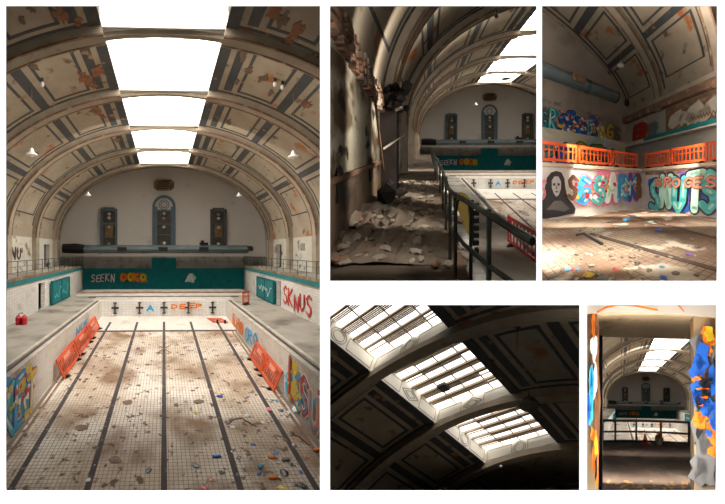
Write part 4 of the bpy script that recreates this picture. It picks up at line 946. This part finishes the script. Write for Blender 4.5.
def scrib(pts, wd, m_, d, label):
    mb = MB(); mb.ribbon([(cp(x, y, d).x, cp(x, y, d).z) for x, y in pts], wd, (0, YF+d, 0), (1, 0, 0), (0, 0, 1), (0, -.003, 0)); tag(mb.build('graffiti', m_, P5), label, 'graffiti')
dd = d1-.025
scrib([(598, 314), (607, 309), (620, 306.5), (635, 307.5), (656, 311.5)], .018, G['orange'], dd, 'long orange sprayed line over the doorway '+wh)
scrib([(676, 306), (682, 313), (688, 318), (693, 314), (694, 308), (690, 306), (685, 309), (688, 315)], .012, G['orange'], dd, 'looping orange scribble over the right of the doorway '+wh)
# right jamb graffiti
def patches(x0, x1, specs, d, label, seed):
    r_ = random.Random(seed); t = thing('graffiti', label, 'graffiti', P5, cp((x0+x1)/2, 480, d))
    for li, (c, items) in enumerate(specs):
        mb = MB()
        for (cx, cy, rx, ry) in items:
            for q_ in range(3):
                ox, oy = r_.uniform(-.45, .45)*rx, r_.uniform(-.45, .45)*ry; pl = []
                for a in range(9):
                    k_ = r_.uniform(.35, .95); q2 = cp(cx+ox+rx*k_*math.cos(a*.698), cy+oy+ry*k_*math.sin(a*.698), d); pl.append((q2.x, q2.z))
                mb.prism(pl, (0, YF+d-.002*li, 0), (1, 0, 0), (0, 0, 1), (0, -.0015, 0))
        mb.build('paint_patch', G[c], P5, t)
patches(690, 717, [('grey', [(701, 350, 14, 36), (704, 420, 15, 50), (700, 465, 12, 16)]), ('orange', [(706, 335, 11, 13), (700, 352, 8, 12), (694, 372, 6, 10), (698, 420, 8, 8), (708, 432, 9, 16), (712, 450, 8, 8)]),
                   ('blue', [(697, 362, 9, 18), (711, 378, 8, 16), (695, 397, 8, 18), (712, 420, 8, 12), (712, 405, 6, 8), (704, 410, 8, 14), (704, 431, 4, 3)]),
                   ('yellow', [(706, 335, 6, 7), (700, 470, 8, 6)]), ('black', [(701, 384, 8, 7), (695, 440, 5, 12), (702, 394, 4, 10), (693, 402, 3, 6), (711, 365, 3, 7)]), ('orange', [(692, 378, 5, 1.6), (700, 388, 7, 1.2), (704, 397, 8, 1.4), (699, 404, 6, 1.2), (712, 424, 5, 2)])], d1-.005, 'blue, orange and black graffiti covering the right door jamb '+wh, 3)
for i, (pts, wd, c) in enumerate((([(692, 330), (697, 345), (694, 360), (703, 372), (716, 366)], .022, 'orange'), ([(690, 372), (700, 377), (708, 372), (716, 376)], .02, 'orange'), ([(693, 400), (702, 396), (716, 402)], .018, 'orange'),
                               ([(697, 318), (706, 325), (716, 322)], .014, 'black'), ([(692, 388), (700, 392), (709, 388), (715, 392)], .022, 'black'), ([(706, 340), (714, 350), (710, 360)], .016, 'black'), ([(692, 436), (700, 430), (712, 434)], .014, 'black'))):
    scrib(pts, wd, G[c], d1-.028, '%s %s brush line on the right jamb %s' % (['topmost curling', 'middle wavy', 'lower arched', 'top thin', 'middle thick', 'short hooked', 'lowest arched'][i], c, wh))
graffiti(P5, cp(706, 409, d1-.03), (1, 0, 0), (0, 0, 1), (0, -1, 0), .09, .07, 'GU', 'white', 'small white letters over the blue paint on the right jamb '+wh, outline=None, seed=7, thick=.14)
scrib([(693, 452), (696, 442), (703, 440), (709, 446), (712, 452), (706, 457), (698, 456), (693, 452)], .02, G['black'], d1-.03, 'black sprayed ring low on the right jamb '+wh)
patches(587, 600, [('brown', [(594, 340, 6, 30), (598, 400, 3, 60)]), ('white', [(595, 352, 3, 14), (596, 380, 2, 20)]), ('sky', [(592, 383, 3, 20), (591, 402, 3, 22)]), ('orange', [(596, 436, 5, 10), (596, 460, 3, 26), (594, 330, 2, 18)]), ('blue', [(590, 410, 2, 16)]), ('black', [(597, 470, 1.3, 14)]), ('yellow', [(597, 448, 2, 12)])], d1-.005, 'blue, white and orange graffiti on the left door jamb '+wh, 5)
for x0, x1, nm in ((600.5, 603.5, 'left'), (687, 691, 'right')):
    a_, b_ = cp(x0, 0, d2).x, cp(x1, 0, d2).x
    o = MB().box(a_, b_, YF+d2-.06, YF+d2, GZ5, ztop+.05).build('door_frame', M['dark'], P5); tag(o, 'dark %s upright of the door frame %s' % (nm, wh), 'door frame')
# railing across the near gallery edge
yr = YF+5.9
t = thing('railing', 'black railing across the walkway seen through the doorway '+wh, 'railing', P5, (-6, yr, GZ5))
def bow(x): return yr-.9*(((x+6.2)/2.4)**2)*.35
xs_ = [-8.2+.3*i for i in range(18)]
MB().tube([(x, bow(x), EYE-.80) for x in xs_], .06, 6).build('handrail', M['rail'], P5, t)
for z in (EYE-1.3, EYE-1.72): MB().tube([(x, bow(x), z) for x in xs_], .045, 6).build('rail', M['rail'], P5, t)
for x in (-7.85, -7.3, -6.35, -5.25, -4.1, -3.4): MB().tube([(x, bow(x), GZ5), (x, bow(x), EYE-.8)], .05, 6).build('post', M['rail'], P5, t)
MB().tube([(-7.3, bow(-7.3), EYE-.8), (-7.3, bow(-7.3), EYE-.2), (-8.2, bow(-8.2), EYE-.2)], .024, 6).build('rail', M['rail'], P5, t)
MB().tube([(-6.35, bow(-6.35), EYE-.8), (-6.35, bow(-6.35), EYE-.2)], .024, 6).build('post', M['rail'], P5, t)
t = thing('traffic_cone', 'red and white traffic cone by the railing '+wh, 'cone', P5, (-6.0, yr-.3, GZ5))
MB().lathe((-6.0, yr-.3, GZ5), [(.2, 0), (.2, .03), (.13, .04), (.09, .18)], 12).build('lower_cone', G['red'], P5, t)
MB().lathe((-6.0, yr-.3, GZ5+.18), [(.09, 0), (.06, .12)], 12).build('white_band', G['white'], P5, t)
MB().lathe((-6.0, yr-.3, GZ5+.3), [(.06, 0), (.02, .12)], 12).build('tip', G['red'], P5, t)
t = thing('bucket', 'cream bucket with orange rags at the middle of the railing '+wh, 'bucket', P5, (-5.42, yr-.35, GZ5))
MB().lathe((-5.42, yr-.35, GZ5-.0), [(.13, 0), (.19, .3), (.17, .3)], 14).build('body', mat('bucket_cream', (.7, .6, .4)), P5, t)
mb = MB(); [mb.rock((-5.42+rnd.uniform(-.1, .1), yr-.35, GZ5+.34+rnd.uniform(0, .15)), .1, rnd) for _ in range(5)]; mb.build('rags', G['orange'], P5, t)
# warm dirt at the threshold
mb = MB(); r_ = random.Random(3)
for i in range(40):
    p = cp(r_.uniform(600, 690), r_.uniform(478, 491), 1); d = (C5.z-GZ5)/(C5.z-p.z); p = C5+(p-C5)*d; mb.rock((p.x, p.y, GZ5), r_.uniform(.02, .06), r_, (1.6, 1, .25))
o = mb.build('doorway_dirt', mat('ochre_dirt', (.52, .33, .13), (.3, .18, .08), 6), P5); tag(o, 'ochre dirt strewn over the doorway threshold '+wh, 'dirt')
if o: o['kind'] = 'stuff'

# ------------------------------------------------------------------ tidy up: drop empties whose parts all lie outside the view
for o in ROOTS:
    if not o.children: bpy.data.objects.remove(o)
for o in bpy.data.objects:
    if '_w' in o: del o['_w']
